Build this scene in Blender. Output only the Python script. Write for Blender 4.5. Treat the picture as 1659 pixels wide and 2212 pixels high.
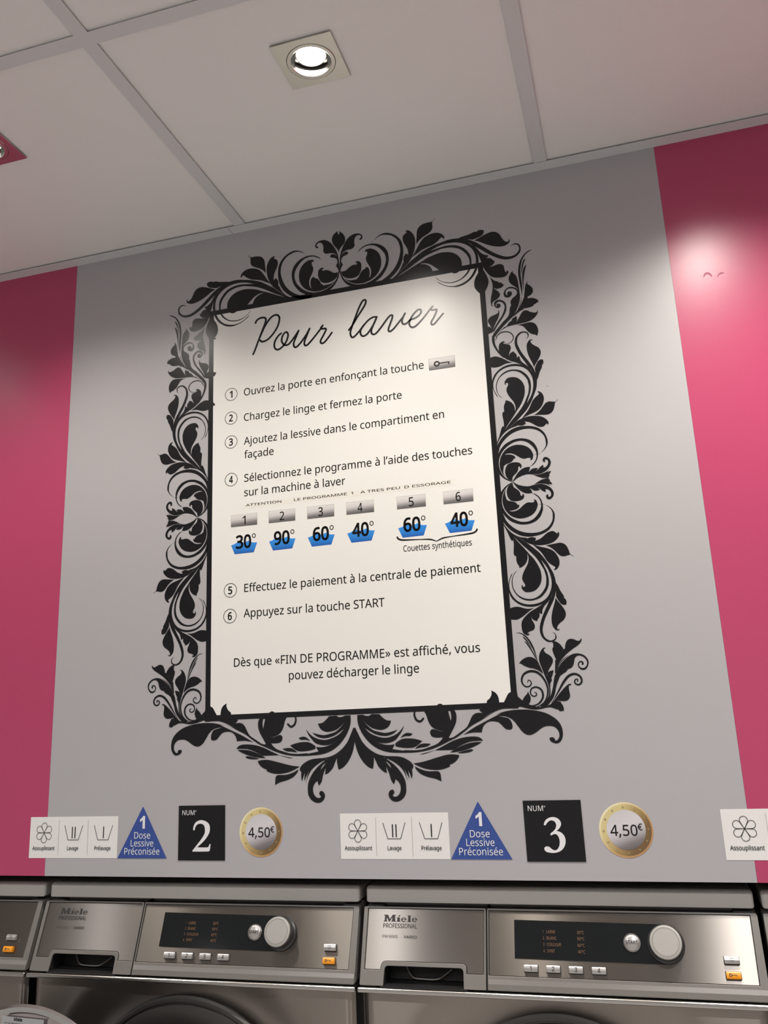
import bpy, bmesh, math, random
from mathutils import Vector, Matrix

for _o in list(bpy.data.objects):
    bpy.data.objects.remove(_o, do_unlink=True)
SC = bpy.context.scene
COL = SC.collection

# ------------------------------------------------------------------ camera
cam_data = bpy.data.cameras.new('camera')
cam = bpy.data.objects.new('camera', cam_data)
COL.objects.link(cam)
cam_data.sensor_fit = 'AUTO'
cam_data.sensor_width = 36.0
cam_data.lens = 1877.3871 * 36.0 / 2212.0
cam_data.shift_x = 0.006795
cam_data.shift_y = -0.023990
cam_data.clip_start = 0.01
cam.matrix_world = Matrix([[0.95754955, 0.11082405, 0.26611444, 0.660152], [0.28546245, -0.23604617, -0.92886673, -1.445706], [-0.04012548, 0.96540159, -0.25766201, 0.24779], [0, 0, 0, 1]])
SC.camera = cam

# ------------------------------------------------------------------ world, lamps, exposure
SC.view_settings.view_transform = 'Standard'
SC.view_settings.look = 'None'
SC.view_settings.gamma = 1.0
SC.view_settings.use_curve_mapping = False
SC.view_settings.exposure = 1.30
SC.cycles.max_bounces = 8
SC.cycles.diffuse_bounces = 5
SC.cycles.glossy_bounces = 4
SC.cycles.sample_clamp_indirect = 4.0

world = bpy.data.worlds.new('world')
SC.world = world
world.use_nodes = True
world.node_tree.nodes['Background'].inputs[0].default_value = (0.9, 0.95, 1.0, 1)
world.node_tree.nodes['Background'].inputs[1].default_value = 0.15

LAMP_POWER = 9.0          # each wall-washing spot
LAMP_SIZE = math.radians(124)
LAMP_COLOUR = (1.0, 0.93, 0.85)
ROOM_POWER = 28.0          # each spot further out in the room
ROOM_COLOUR = (0.97, 0.97, 1.0)

# ------------------------------------------------------------------ dimensions (metres; wall face is y = 0, underside of the wall panel z = 0)
ZC = 1.21962                # ceiling
ZF = -1.05               # floor
MID = 0.1887             # the poster's axis of symmetry
GREY0, GREY1 = -0.4056, 0.7879
PLI, PLO, PRI, PRO = -0.0793, -0.0894, 0.4565, 0.4664
PTI, PTO, PBI, PBO = 1.0435, 1.0538, 0.2664, 0.2574
PITCH = 0.6
ROOM = (-2.5, 3.3, -3.3)  # left wall x, right wall x, far wall y

# ------------------------------------------------------------------ materials
def mat(name, colour, rough=0.5, metal=0.0, spec=0.5, noise=None, bump=None, coat=0.0, aniso=None, alpha=None, trans=0.0, emit=None):
    m = bpy.data.materials.new(name); m.use_nodes = True
    nt = m.node_tree; b = nt.nodes['Principled BSDF']
    b.inputs['Base Color'].default_value = (*colour, 1)
    b.inputs['Roughness'].default_value = rough
    b.inputs['Metallic'].default_value = metal
    b.inputs['Specular IOR Level'].default_value = spec
    if coat: b.inputs['Coat Weight'].default_value = coat; b.inputs['Coat Roughness'].default_value = 0.08
    if trans: b.inputs['Transmission Weight'].default_value = trans
    if emit: b.inputs['Emission Color'].default_value = (*emit[0], 1); b.inputs['Emission Strength'].default_value = emit[1]
    tc = None
    if noise or bump:
        tc = nt.nodes.new('ShaderNodeTexCoord')
    if noise:                      # (scale, amount, (stretch x, y, z))
        sc, amt, st = noise
        mp = nt.nodes.new('ShaderNodeMapping'); mp.inputs['Scale'].default_value = st
        nz = nt.nodes.new('ShaderNodeTexNoise'); nz.inputs['Scale'].default_value = sc; nz.inputs['Detail'].default_value = 5
        mx = nt.nodes.new('ShaderNodeMix'); mx.data_type = 'RGBA'
        mx.inputs[6].default_value = (*[c * (1 - amt) for c in colour], 1)
        mx.inputs[7].default_value = (*[min(1, c * (1 + amt)) for c in colour], 1)
        nt.links.new(tc.outputs['Object'], mp.inputs[0]); nt.links.new(mp.outputs[0], nz.inputs['Vector'])
        nt.links.new(nz.outputs[0], mx.inputs[0]); nt.links.new(mx.outputs[2], b.inputs['Base Color'])
    if bump:                       # (scale, strength, (stretch))
        sc, amt, st = bump
        mp = nt.nodes.new('ShaderNodeMapping'); mp.inputs['Scale'].default_value = st
        nz = nt.nodes.new('ShaderNodeTexNoise'); nz.inputs['Scale'].default_value = sc; nz.inputs['Detail'].default_value = 3
        bp = nt.nodes.new('ShaderNodeBump'); bp.inputs['Strength'].default_value = amt; bp.inputs['Distance'].default_value = 0.001
        nt.links.new(tc.outputs['Object'], mp.inputs[0]); nt.links.new(mp.outputs[0], nz.inputs['Vector'])
        nt.links.new(nz.outputs[0], bp.inputs['Height']); nt.links.new(bp.outputs[0], b.inputs['Normal'])
    if aniso is not None:
        b.inputs['Anisotropic'].default_value = aniso[0]
        b.inputs['Anisotropic Rotation'].default_value = aniso[1]
        tg = nt.nodes.new('ShaderNodeTangent'); tg.direction_type = 'UV_MAP'; tg.uv_map = 'brush'
        nt.links.new(tg.outputs[0], b.inputs['Tangent'])
    return m

def ramp_mat(name, stops, axis_scale, rough=0.35, offset=0.0):
    """printed colour gradient along a direction of the object's own bounding box"""
    m = bpy.data.materials.new(name); m.use_nodes = True
    nt = m.node_tree; b = nt.nodes['Principled BSDF']; b.inputs['Roughness'].default_value = rough
    tc = nt.nodes.new('ShaderNodeTexCoord')
    dp = nt.nodes.new('ShaderNodeVectorMath'); dp.operation = 'DOT_PRODUCT'; dp.inputs[1].default_value = axis_scale
    ad = nt.nodes.new('ShaderNodeMath'); ad.operation = 'ADD'; ad.inputs[1].default_value = offset
    cr = nt.nodes.new('ShaderNodeValToRGB')
    e = cr.color_ramp.elements
    while len(e) < len(stops): e.new(0.5)
    for el, (p, c) in zip(e, stops): el.position = p; el.color = (*c, 1)
    nt.links.new(tc.outputs['Generated'], dp.inputs[0]); nt.links.new(dp.outputs['Value'], ad.inputs[0])
    nt.links.new(ad.outputs[0], cr.inputs[0]); nt.links.new(cr.outputs[0], b.inputs['Base Color'])
    return m

M = {}
M['grey'] = mat('grey_vinyl', (0.43, 0.42, 0.435), 0.36, noise=(3, 0.03, (1, 1, 1)), bump=(900, 0.05, (1, 1, 1)))
M['pink'] = mat('pink_vinyl', (0.46, 0.058, 0.142), 0.30, noise=(3, 0.04, (1, 1, 1)), bump=(700, 0.08, (1, 1, 1)))
M['smudge'] = mat('smudge', (0.40, 0.045, 0.13), 0.5)
M['scratch'] = mat('scratch', (0.12, 0.11, 0.11), 0.6)
M['black'] = mat('black_vinyl', (0.009, 0.009, 0.011), 0.27, spec=0.32)
M['ink'] = mat('black_ink', (0.010, 0.009, 0.009), 0.27, spec=0.32)
M['sheet'] = mat('white_sheet', (0.82, 0.815, 0.785), 0.33, bump=(700, 0.04, (1, 1, 1)))
M['tape'] = mat('cream_tape', (0.81, 0.79, 0.725), 0.4)
M['sticker'] = mat('white_sticker', (0.80, 0.79, 0.77), 0.4)
M['white_ink'] = mat('white_ink', (0.78, 0.78, 0.80), 0.4)
M['blue'] = mat('blue_sticker', (0.035, 0.075, 0.30), 0.4)
M['badge_grey'] = mat('grey_line', (0.30, 0.29, 0.28), 0.5)
M['tile'] = mat('ceiling_tile', (0.79, 0.765, 0.745), 0.9, spec=0.2, noise=(2, 0.02, (1, 1, 1)), bump=(500, 0.25, (1, 1, 1)))
M['rail'] = mat('ceiling_rail', (0.62, 0.62, 0.62), 0.55, spec=0.35)
M['dark'] = mat('dark_void', (0.012, 0.012, 0.012), 0.7)
M['room'] = mat('room_wall', (0.50, 0.49, 0.47), 0.7)
M['room_pink'] = mat('room_pink_wall', (0.53, 0.07, 0.185), 0.5)
M['floor'] = mat('floor_tiles', (0.42, 0.41, 0.385), 0.45, noise=(6, 0.25, (1, 1, 1)))
M['nickel'] = mat('brushed_nickel', (0.50, 0.48, 0.44), 0.30, metal=1.0)
M['chrome'] = mat('chrome', (0.75, 0.74, 0.72), 0.10, metal=1.0)
M['glow'] = mat('lamp_lens', (1, 1, 1), 0.4, emit=((1.0, 0.93, 0.84), 14.0))
M['lidm'] = mat('grey_enamel', (0.50, 0.475, 0.44), 0.34, spec=0.5)
M['fasc'] = mat('silver_plastic', (0.21, 0.198, 0.18), 0.33, metal=0.35)
M['plate'] = mat('brushed_steel_plate', (0.225, 0.205, 0.182), 0.31, metal=1.0, aniso=(1.0, 0.25))
M['body'] = mat('brushed_steel_front', (0.29, 0.255, 0.225), 0.30, metal=1.0, aniso=(1.0, 0.25))
M['trim'] = mat('satin_trim', (0.50, 0.48, 0.45), 0.22, metal=1.0)
M['display'] = mat('black_glass', (0.004, 0.006, 0.007), 0.12, spec=0.5)
M['lcd'] = mat('amber_characters', (0.14, 0.07, 0.03), 0.5, emit=((0.50, 0.20, 0.06), 0.05))
M['knobside'] = mat('knob_side', (0.03, 0.03, 0.03), 0.35)
M['knob'] = mat('knob_face', (0.40, 0.385, 0.355), 0.42, metal=0.6)
M['button'] = mat('silver_button', (0.50, 0.48, 0.46), 0.28, metal=0.7)
M['orange'] = mat('orange_button', (0.85, 0.32, 0.012), 0.3)
M['print'] = mat('dark_print', (0.03, 0.027, 0.025), 0.5)
M['faded'] = mat('faded_print', (0.10, 0.093, 0.085), 0.5)
M['rubber'] = mat('dark_rubber', (0.02, 0.02, 0.02), 0.4)
M['ring'] = mat('door_ring', (0.085, 0.08, 0.074), 0.42, metal=0.8)
M['glass'] = mat('door_glass', (0.10, 0.12, 0.12), 0.05, spec=0.6, coat=0.5)
M['inner'] = mat('door_inner_rim', (0.62, 0.56, 0.54), 0.16, metal=0.9)
M['plateabel'] = mat('rating_plate', (0.42, 0.43, 0.43), 0.4, metal=0.3)
M['btn_print'] = ramp_mat('printed_button_gradient', [(0.0, (0.10, 0.095, 0.095)), (0.25, (0.20, 0.19, 0.19)), (0.62, (0.62, 0.60, 0.60)), (1.0, (0.74, 0.72, 0.70))], (-0.12, 0, 1.0), offset=0.06)
M['tub_print'] = ramp_mat('printed_tub_gradient', [(0.0, (0.015, 0.10, 0.42)), (0.35, (0.02, 0.20, 0.62)), (1.0, (0.04, 0.30, 0.80))], (0, 0, 1.0))
M['coin_rim'] = ramp_mat('printed_gold_rim', [(0.0, (0.42, 0.22, 0.09)), (0.4, (0.55, 0.33, 0.14)), (0.75, (0.80, 0.72, 0.42)), (1.0, (0.86, 0.84, 0.66))], (-0.5, 0, 0.5), offset=0.5)
M['coin_gold'] = ramp_mat('printed_gold', [(0.0, (0.14, 0.085, 0.035)), (0.28, (0.20, 0.12, 0.05)), (0.5, (0.42, 0.30, 0.12)), (0.72, (0.66, 0.55, 0.26)), (1.0, (0.66, 0.60, 0.33))], (-0.62, 0, 0.38), offset=0.62)
M['coin_core'] = ramp_mat('printed_silver', [(0.0, (0.10, 0.09, 0.09)), (0.18, (0.22, 0.20, 0.20)), (0.40, (0.52, 0.50, 0.52)), (0.6, (0.66, 0.64, 0.66)), (1.0, (0.58, 0.57, 0.58))], (-0.3, 0, 0.85), offset=0.22)
M['coin_star'] = mat('printed_star', (0.33, 0.27, 0.13), 0.5)

# ------------------------------------------------------------------ helpers
def link_mesh(name, me, m, parent=None):
    o = bpy.data.objects.new(name, me); COL.objects.link(o)
    if m is not None:
        me.materials.clear(); me.materials.append(m)
    if parent is not None: o.parent = parent
    return o

def bm_obj(name, bm, m, parent=None, smooth=False):
    if smooth:
        bm.normal_update()
        for e in bm.edges: e.smooth = not (len(e.link_faces) == 2 and e.calc_face_angle(0) > 0.55)
    me = bpy.data.meshes.new(name); bmesh.ops.recalc_face_normals(bm, faces=bm.faces[:])
    bm.to_mesh(me); bm.free()
    if smooth:
        for p in me.polygons: p.use_smooth = True
    return link_mesh(name, me, m, parent)

def brush_uv(o):
    me = o.data; uv = me.uv_layers.new(name='brush')
    for l in me.loops:
        v = me.vertices[l.vertex_index].co; uv.data[l.index].uv = (v.x, v.z)
    return o

def box_bm(x0, x1, y0, y1, z0, z1, bevel=0.0, seg=2, bm=None):
    b = bmesh.new()
    bmesh.ops.create_cube(b, size=1.0)
    for v in b.verts:
        v.co = Vector(((x0 + x1) / 2 + v.co.x * (x1 - x0), (y0 + y1) / 2 + v.co.y * (y1 - y0), (z0 + z1) / 2 + v.co.z * (z1 - z0)))
    if bevel: bmesh.ops.bevel(b, geom=b.edges[:], offset=bevel, segments=seg, affect='EDGES', profile=0.5)
    return b

def box(name, x0, x1, y0, y1, z0, z1, m, parent=None, bevel=0.0, seg=2):
    return bm_obj(name, box_bm(x0, x1, y0, y1, z0, z1, bevel, seg), m, parent)

def empty(name, loc, label, cat, group=None):
    o = bpy.data.objects.new(name, None); COL.objects.link(o)
    o.empty_display_size = 0.05; o.location = loc
    tag(o, label, cat, group)
    return o

def tag(o, label, cat, group=None):
    o['label'] = label; o['category'] = cat
    if group: o['group'] = group
    return o

def structure(o):
    o['kind'] = 'structure'; return o

def copy_tree(o, parent=None):
    c = o.copy(); COL.objects.link(c); c.parent = parent
    for ch in list(o.children): copy_tree(ch, c)
    return c

def catmull(pts, closed=True, step=6):
    """pts: (x, y, corner) -> smooth outline, sharp where corner is set"""
    n = len(pts); out = []
    for i in range(n if closed else n - 1):
        p1, p2 = pts[i], pts[(i + 1) % n]
        p0 = pts[(i - 1) % n] if (closed or i > 0) else p1
        p3 = pts[(i + 2) % n] if (closed or i + 2 < n) else p2
        m1 = (0, 0) if p1[2] else ((p2[0] - p0[0]) / 2, (p2[1] - p0[1]) / 2)
        m2 = (0, 0) if p2[2] else ((p3[0] - p1[0]) / 2, (p3[1] - p1[1]) / 2)
        L = math.hypot(p2[0] - p1[0], p2[1] - p1[1])
        def cap(m):
            l = math.hypot(*m)
            return m if l <= 1.15 * L or l == 0 else (m[0] * 1.15 * L / l, m[1] * 1.15 * L / l)
        m1, m2 = cap(m1), cap(m2)
        if p1[2] and not p2[2]: m1 = (1.5 * (p2[0] - p1[0]) - m2[0] / 2, 1.5 * (p2[1] - p1[1]) - m2[1] / 2)
        elif p2[2] and not p1[2]: m2 = (1.5 * (p2[0] - p1[0]) - m1[0] / 2, 1.5 * (p2[1] - p1[1]) - m1[1] / 2)
        elif p1[2] and p2[2]: m1 = m2 = (p2[0] - p1[0], p2[1] - p1[1])
        k = 1 if (p1[2] and p2[2]) else step
        for j in range(k):
            t = j / k; a = 2 * t**3 - 3 * t * t + 1; b = t**3 - 2 * t * t + t; c = -2 * t**3 + 3 * t * t; d = t**3 - t * t
            out.append((a * p1[0] + b * m1[0] + c * p2[0] + d * m2[0], a * p1[1] + b * m1[1] + c * p2[1] + d * m2[1]))
    if not closed: out.append((pts[-1][0], pts[-1][1]))
    return out

def fill_mesh(name, outlines, place, thick=0.0, bevel=0.0):
    """even-odd fill of 2D outlines -> mesh; place(x, y, h) maps to 3D (h = height towards the room)"""
    cu = bpy.data.curves.new(name, 'CURVE'); cu.dimensions = '2D'; cu.fill_mode = 'BOTH'
    cu.extrude = thick / 2; cu.bevel_depth = bevel; cu.bevel_resolution = 2
    if bevel: cu.offset = -bevel
    for ol in outlines:
        if len(ol) < 3: continue
        sp = cu.splines.new('POLY'); sp.points.add(len(ol) - 1)
        for p, (x, y) in zip(sp.points, ol): p.co = (x * 100, y * 100, 0, 1)
        sp.use_cyclic_u = True
    if thick or bevel:
        cu.extrude *= 100; cu.bevel_depth *= 100; cu.offset *= 100
    ob = bpy.data.objects.new(name, cu)
    me = bpy.data.meshes.new_from_object(ob)
    bpy.data.objects.remove(ob); bpy.data.curves.remove(cu)
    for v in me.vertices:
        v.co = place(v.co.x / 100, v.co.y / 100, v.co.z / 100 + thick / 2 + bevel)
    me.name = name; me.use_auto_texspace = True; me.update()
    return me

def stroke_outline(pts):
    """pts (x, y, width) -> closed outline with rounded ends"""
    c = catmull([(a, b, 0) for a, b, w in pts], closed=False, step=5)
    k = (len(c) - 1) / (len(pts) - 1)
    L, R = [], []
    for i, (x, y) in enumerate(c):
        f = i / k; j = min(int(f), len(pts) - 2); w = pts[j][2] + (pts[j + 1][2] - pts[j][2]) * (f - j)
        a = c[max(i - 1, 0)]; b = c[min(i + 1, len(c) - 1)]
        dx, dy = b[0] - a[0], b[1] - a[1]; l = math.hypot(dx, dy) or 1
        nx, ny = -dy / l * w / 2, dx / l * w / 2
        L.append((x + nx, y + ny, w, math.atan2(dy, dx))); R.append((x - nx, y - ny))
    return c, L, R

def stroke_mesh(name, strokes, place):
    """ribbons along centre lines, each with its own small lift so that crossings stay clean"""
    vs, fs = [], []
    for si, pts in enumerate(strokes):
        c, L, R = stroke_outline(pts)
        h = 0.000006 * si
        base = len(vs)
        for l, r in zip(L, R): vs.append(place(l[0], l[1], h)); vs.append(place(r[0], r[1], h))
        for i in range(len(L) - 1): fs.append((base + 2 * i, base + 2 * i + 1, base + 2 * i + 3, base + 2 * i + 2))
        for end, sgn in ((0, -1), (len(L) - 1, 1)):      # round caps
            x, y = c[end]; w, ang = L[end][2], L[end][3]
            b0 = len(vs); vs.append(place(x, y, h))
            for q in range(9):
                a = ang + sgn * (-math.pi / 2 + math.pi * q / 8)
                dx, dy = math.cos(a) * w / 2, math.sin(a) * w / 2
                if sgn < 0: dx, dy = -math.cos(ang - math.pi / 2 + math.pi * q / 8) * w / 2, -math.sin(ang - math.pi / 2 + math.pi * q / 8) * w / 2
                vs.append(place(x + dx, y + dy, h))
            for q in range(8): fs.append((b0, b0 + 1 + q, b0 + 2 + q))
    me = bpy.data.meshes.new(name); me.from_pydata(vs, [], fs); me.update()
    return me

def parse(s, kind):
    out = []
    for part in s.split('|'):
        l = []
        for t in part.split():
            c = t.endswith('*'); v = [float(a) for a in t.rstrip('*').split(',')]
            l.append((v[0] / 1e4, v[1] / 1e4, (v[2] / 1e4 if kind == 's' else (1 if c else 0))))
        out.append(l)
    return out

def on_wall(lift):
    return lambda x, z, h: (x, -lift - h, z)

def area2(p): return sum(p[i][0] * p[(i + 1) % len(p)][1] - p[(i + 1) % len(p)][0] * p[i][1] for i in range(len(p)))

def text_outlines(s, font):
    """outlines in font units / 1000, plus the ink extent"""
    x = 0; out = []
    for ch in s:
        adv, data = font[ch]
        g = [[(float(a) + x, float(b)) for a, b in (t.split(',') for t in part.split())] for part in data.split('|') if part]
        out += g
        x += adv
    return out

def text_obj(name, s, x0, x1, z, m, parent, place, cap=None, font=None, bold=0.0, up=1, yh=0.0):
    """text whose ink runs from x0 to x1 on baseline z; cap = capital height (else keep the font's proportion)"""
    font = font or GLYPHS
    ol = text_outlines(s, font)
    a = min(p[0] for o in ol for p in o); b = max(p[0] for o in ol for p in o)
    sx = (x1 - x0) / (b - a); sy = cap / (573 if font is GLYPHS else 582) if cap else sx
    ol = [[(x0 + (p[0] - a) * sx, z + up * p[1] * sy) for p in o] for o in ol]
    me = fill_mesh(name, ol, place)
    if bold:                                   # heavier type: run a ribbon along every outline
        w = 2 * bold * (sx + sy) / 2; bm = bmesh.new(); bm.from_mesh(me)
        for o in ol:
            vs = []
            n = len(o)
            for i in range(n):
                a_, b_ = o[i], o[(i + 1) % n]; d = Vector((b_[0] - a_[0], b_[1] - a_[1]))
                if d.length < 1e-7: continue
                q = Vector((-d.y, d.x)).normalized() * w / 2; e = d.normalized() * w * 0.3
                bm.faces.new([bm.verts.new(place(p.x, p.y, 0.00002)) for p in (Vector(a_) - e + q, Vector(a_) - e - q, Vector(b_) + e - q, Vector(b_) + e + q)])
        bm.to_mesh(me); bm.free()
    return link_mesh(name, me, m, parent)

def circle(cx, cz, rx, rz=None, n=64):
    rz = rz or rx
    return [(cx + rx * math.cos(2 * math.pi * i / n), cz + rz * math.sin(2 * math.pi * i / n)) for i in range(n)]

def rect(x0, x1, z0, z1, r=0.0, n=6):
    if not r: return [(x0, z0), (x1, z0), (x1, z1), (x0, z1)]
    o = []
    for cx, cz, a0 in ((x1 - r, z0 + r, -90), (x1 - r, z1 - r, 0), (x0 + r, z1 - r, 90), (x0 + r, z0 + r, 180)):
        for i in range(n + 1):
            a = math.radians(a0 + 90 * i / n); o.append((cx + r * math.cos(a), cz + r * math.sin(a)))
    return o

def lathe_bm(profile, n=96, axis='Y', a0=0, a1=360):
    """profile: (radius, height) ; axis Y -> disc faces -Y"""
    bm = bmesh.new(); rings = []
    for i in range(n):
        a = math.radians(a0 + (a1 - a0) * i / n); ring = []
        for r, h in profile:
            ring.append(bm.verts.new((r * math.cos(a), h, r * math.sin(a)) if axis == 'Y' else (r * math.cos(a), r * math.sin(a), h)))
        rings.append(ring)
    for i in range(n):
        p, q = rings[i], rings[(i + 1) % n]
        for j in range(len(profile) - 1):
            if profile[j][0] < 1e-7 and profile[j + 1][0] < 1e-7: continue
            bm.faces.new((p[j], p[j + 1], q[j + 1], q[j]))
    bmesh.ops.remove_doubles(bm, verts=bm.verts[:], dist=1e-7)
    return bm

# ------------------------------------------------------------------ drawn shapes of the wall print (0.1 mm, x and height on the wall; * marks a sharp corner)
ORNAMENT = {}
ORNAMENT['motif'] = [
    ('f', 'scroll', '4879,6313* 4836,6325 4771,6358 4708,6411 4656,6480 4628,6560 4619,6660 4632,6743 4658,6811 4697,6884 4734,6932 4800,6995 4892,7040 4975,7064 5070,7067 5149,7052 5227,7017 5289,6959 5323,6899 5343,6840 5348,6780 5343,6724 5328,6670 5297,6615 5250,6569 5191,6540* 5237,6578 5281,6624 5309,6680 5320,6734 5315,6791 5291,6854 5246,6919 5178,6984 5094,7019 5027,7023 4952,7011 4874,6975 4803,6927 4743,6864 4696,6785 4672,6710 4666,6640 4672,6576 4688,6515 4715,6455 4755,6402 4799,6364 4850,6338 4877,6332*'),
    ('f', 'leaf', '4684,6694 4706,6769 4756,6848 4814,6904 4899,6946 4981,6959 5061,6950 5140,6922 5203,6875 5244,6814 5264,6748 5258,6707 5242,6667 5211,6656* 5200,6669* 5215,6670 5214,6685 5201,6699 5161,6702 5121,6695 5087,6698 5042,6720 4998,6754 4947,6792 4902,6814 4849,6823 4808,6819 4779,6804* 4827,6805 4880,6797 4926,6777 4951,6753 4955,6731 4947,6707* 4935,6723 4920,6700 4890,6669 4841,6647 4786,6633 4739,6593* 4749,6584* 4736,6547 4731,6492 4742,6449 4761,6412* 4731,6447 4702,6503 4683,6568 4678,6632'),
    ('f', 'leaf', '4878,6344* 4851,6342 4799,6372 4770,6431 4762,6495 4774,6564 4812,6622 4861,6644 4916,6653 4982,6645 5028,6624 5051,6586 5048,6551 5030,6533* 5021,6544 5026,6558 5010,6567 4992,6555 4989,6517 4969,6477 4932,6440 4896,6409 4879,6377'),
    ('f', 'scroll', '4659,6981* 4702,7050 4763,7128 4836,7190 4922,7243 5005,7271 5095,7284 5195,7277 5275,7262 5353,7234 5422,7189 5477,7125 5510,7057 5527,6984 5527,6928 5516,6891 5485,6839 5441,6796 5392,6765 5351,6751 5305,6749 5266,6757* 5304,6745* 5351,6746 5400,6771 5443,6810 5476,6854 5495,6908 5493,6975 5485,7032 5454,7093 5406,7149 5342,7189 5258,7219 5177,7226 5089,7220 5000,7200 4916,7165 4844,7117 4778,7055 4732,6997 4700,6937 4660,6800* 4634,6874*'),
    ('f', 'leaf', '4660,7034* 4689,7102 4718,7170 4754,7273 4782,7330* 4806,7314* 4808,7395 4798,7497 4796,7555 4816,7589 4834,7590* 4830,7652 4839,7709 4869,7767* 4866,7793* 4910,7783 4962,7749 4999,7700 5018,7640 5019,7564* 5034,7623 5031,7674 5010,7743 4967,7814 4925,7886 4902,7963 4910,8020 4934,8064 4940,8097 4925,8115 4904,8115 4896,8100 4905,8087* 4887,8083* 4879,8110 4886,8149 4924,8195 4973,8210 5042,8206 5109,8181 5166,8128 5202,8064 5220,7988 5218,7915 5204,7837 5167,7749 5119,7661 5058,7583 4997,7498 4936,7420 4875,7342 4810,7247* 4767,7185 4714,7120 4675,7054 4658,7006*'),
    ('f', 'stem', '4659,6981* 4675,7054 4731,7161 4810,7247* 4873,7321 4949,7411 5023,7487 5098,7570 5159,7648 5206,7728 5247,7810 5272,7864 5293,7970 5292,8043 5276,8126 5234,8199 5171,8267 5092,8311 5010,8324 4933,8312 4861,8279 4794,8222 4754,8147 4736,8076 4739,7994 4758,7925 4789,7877 4827,7835* 4781,7874 4745,7935 4724,8011 4723,8085 4741,8157 4781,8232 4841,8293 4914,8334 4999,8352 5081,8344 5168,8316 5233,8265 5288,8197 5323,8119 5333,8044 5329,7964 5313,7887 5282,7804 5235,7688* 5301,7787 5343,7875 5367,7966 5376,8045 5371,8126 5350,8203 5309,8283 5253,8343 5181,8384 5100,8407 5017,8414 4934,8405 4848,8374 4774,8322 4720,8249 4686,8165 4678,8107 4680,8048 4699,7978 4747,7876* 4721,7901 4686,7980 4666,8050 4662,8124 4667,8198 4701,8281 4755,8347 4829,8403 4908,8435 4993,8451 5083,8450 5164,8431 5217,8413* 5092,8480 5012,8519 4933,8573 4868,8636 4840,8678 4826,8733* 4830,8823 4848,8873 4882,8901 4917,8913 4941,8899 4936,8879* 4912,8892* 4928,8863 4968,8845 5016,8829 5040,8788 5038,8743 5020,8701 5002,8659 5001,8603* 5008,8643 5031,8669 5067,8686 5096,8685* 5093,8666* 5119,8640 5133,8607 5133,8557* 5166,8583 5179,8570* 5191,8509 5227,8451 5291,8389 5346,8313 5385,8248* 5328,8338 5269,8451 5209,8558 5156,8671 5123,8774 5116,8865 5137,8945 5176,8999 5227,9035 5283,9041 5337,9024 5369,8988 5371,8943 5348,8902 5305,8885* 5338,8903 5354,8938 5348,8984 5315,9009 5268,9017 5217,8992 5182,8952 5164,8895 5162,8828 5183,8749 5217,8661 5265,8571 5313,8489 5361,8407 5396,8335 5433,8219* 5426,8293 5429,8322 5462,8391 5493,8437 5536,8460 5577,8457* 5585,8408 5572,8369 5550,8347* 5550,8314 5526,8270 5502,8223 5466,8126 5446,8092 5435,8006 5414,7922 5372,7827 5331,7739 5276,7646 5214,7561 5104,7454 5043,7398 4949,7325 4876,7270 4821,7220* 4743,7138 4689,7059'),
    ('f', 'leaf', '4810,7208* 4876,7267 4948,7318 5028,7379 5105,7415 5209,7440 5297,7445 5384,7435 5462,7411 5525,7367 5567,7311 5571,7268 5557,7245* 5543,7272 5522,7261 5486,7230 5432,7227 5368,7253 5305,7301 5248,7338 5162,7364* 5180,7340 5184,7307* 5168,7313* 5136,7296 5089,7297 5042,7309* 5025,7297 4952,7282 4882,7255 4803,7201 4729,7133 4666,7019* 4692,7095 4745,7159'),
    ('f', 'leaf', '5339,7457* 5402,7491 5460,7540 5513,7605 5557,7649 5612,7666 5671,7655 5724,7649 5760,7683* 5765,7674* 5737,7651 5712,7626 5700,7570 5670,7496 5626,7452 5564,7433 5478,7441'),
    ('f', 'leaf', '5123,7419* 5171,7474 5239,7550 5285,7623 5326,7704 5379,7768 5451,7823 5456,7844 5435,7865* 5438,7877 5464,7875 5502,7844 5528,7790 5533,7724 5516,7662 5480,7595 5422,7539 5338,7500 5231,7465'),
    ('f', 'leaf', '5413,8336* 5395,8409 5362,8496 5335,8582 5319,8681 5322,8763 5340,8813 5371,8852 5407,8865 5430,8854 5433,8838* 5412,8849 5396,8833 5402,8802 5426,8768 5464,8736 5516,8697 5549,8643 5554,8583 5535,8527 5495,8459 5449,8393'),
    ('f', 'leaf', '5054,8476* 4984,8512 4918,8560 4845,8609 4757,8645 4665,8635 4592,8605 4568,8571 4586,8524 4658,8456 4741,8435 4818,8442 4890,8467 4960,8482'),
]
ORNAMENT['lotus'] = [
    ('f', 'leaf', '4885,6310* 4886,6327* 4906,6360 4936,6405 4981,6462 5031,6505 5087,6533 5141,6540 5191,6538* 5184,6500 5157,6449* 5188,6472 5224,6499 5271,6507 5326,6497* 5312,6481 5286,6453* 5328,6483 5365,6520 5417,6548* 5417,6513 5412,6499* 5449,6503 5484,6533 5501,6572 5498,6614 5480,6634 5460,6633 5449,6620 5457,6606 5444,6592 5425,6601 5414,6628 5427,6665 5458,6681 5490,6674 5527,6642 5546,6595 5541,6547 5514,6495 5463,6445 5401,6412 5334,6395 5248,6401* 5216,6403 5176,6411 5124,6414 5056,6401 4987,6378 4939,6352 4903,6322*'),
    ('f', 'leaf', '5521,6463* 5466,6407* 5536,6430* 5521,6390 5495,6371* 5506,6347 5474,6331* 5499,6328* 5478,6311 5386,6318* 5361,6327 5304,6354 5241,6389 5202,6402* 5274,6389 5340,6388 5414,6403 5468,6424'),
]
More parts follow.
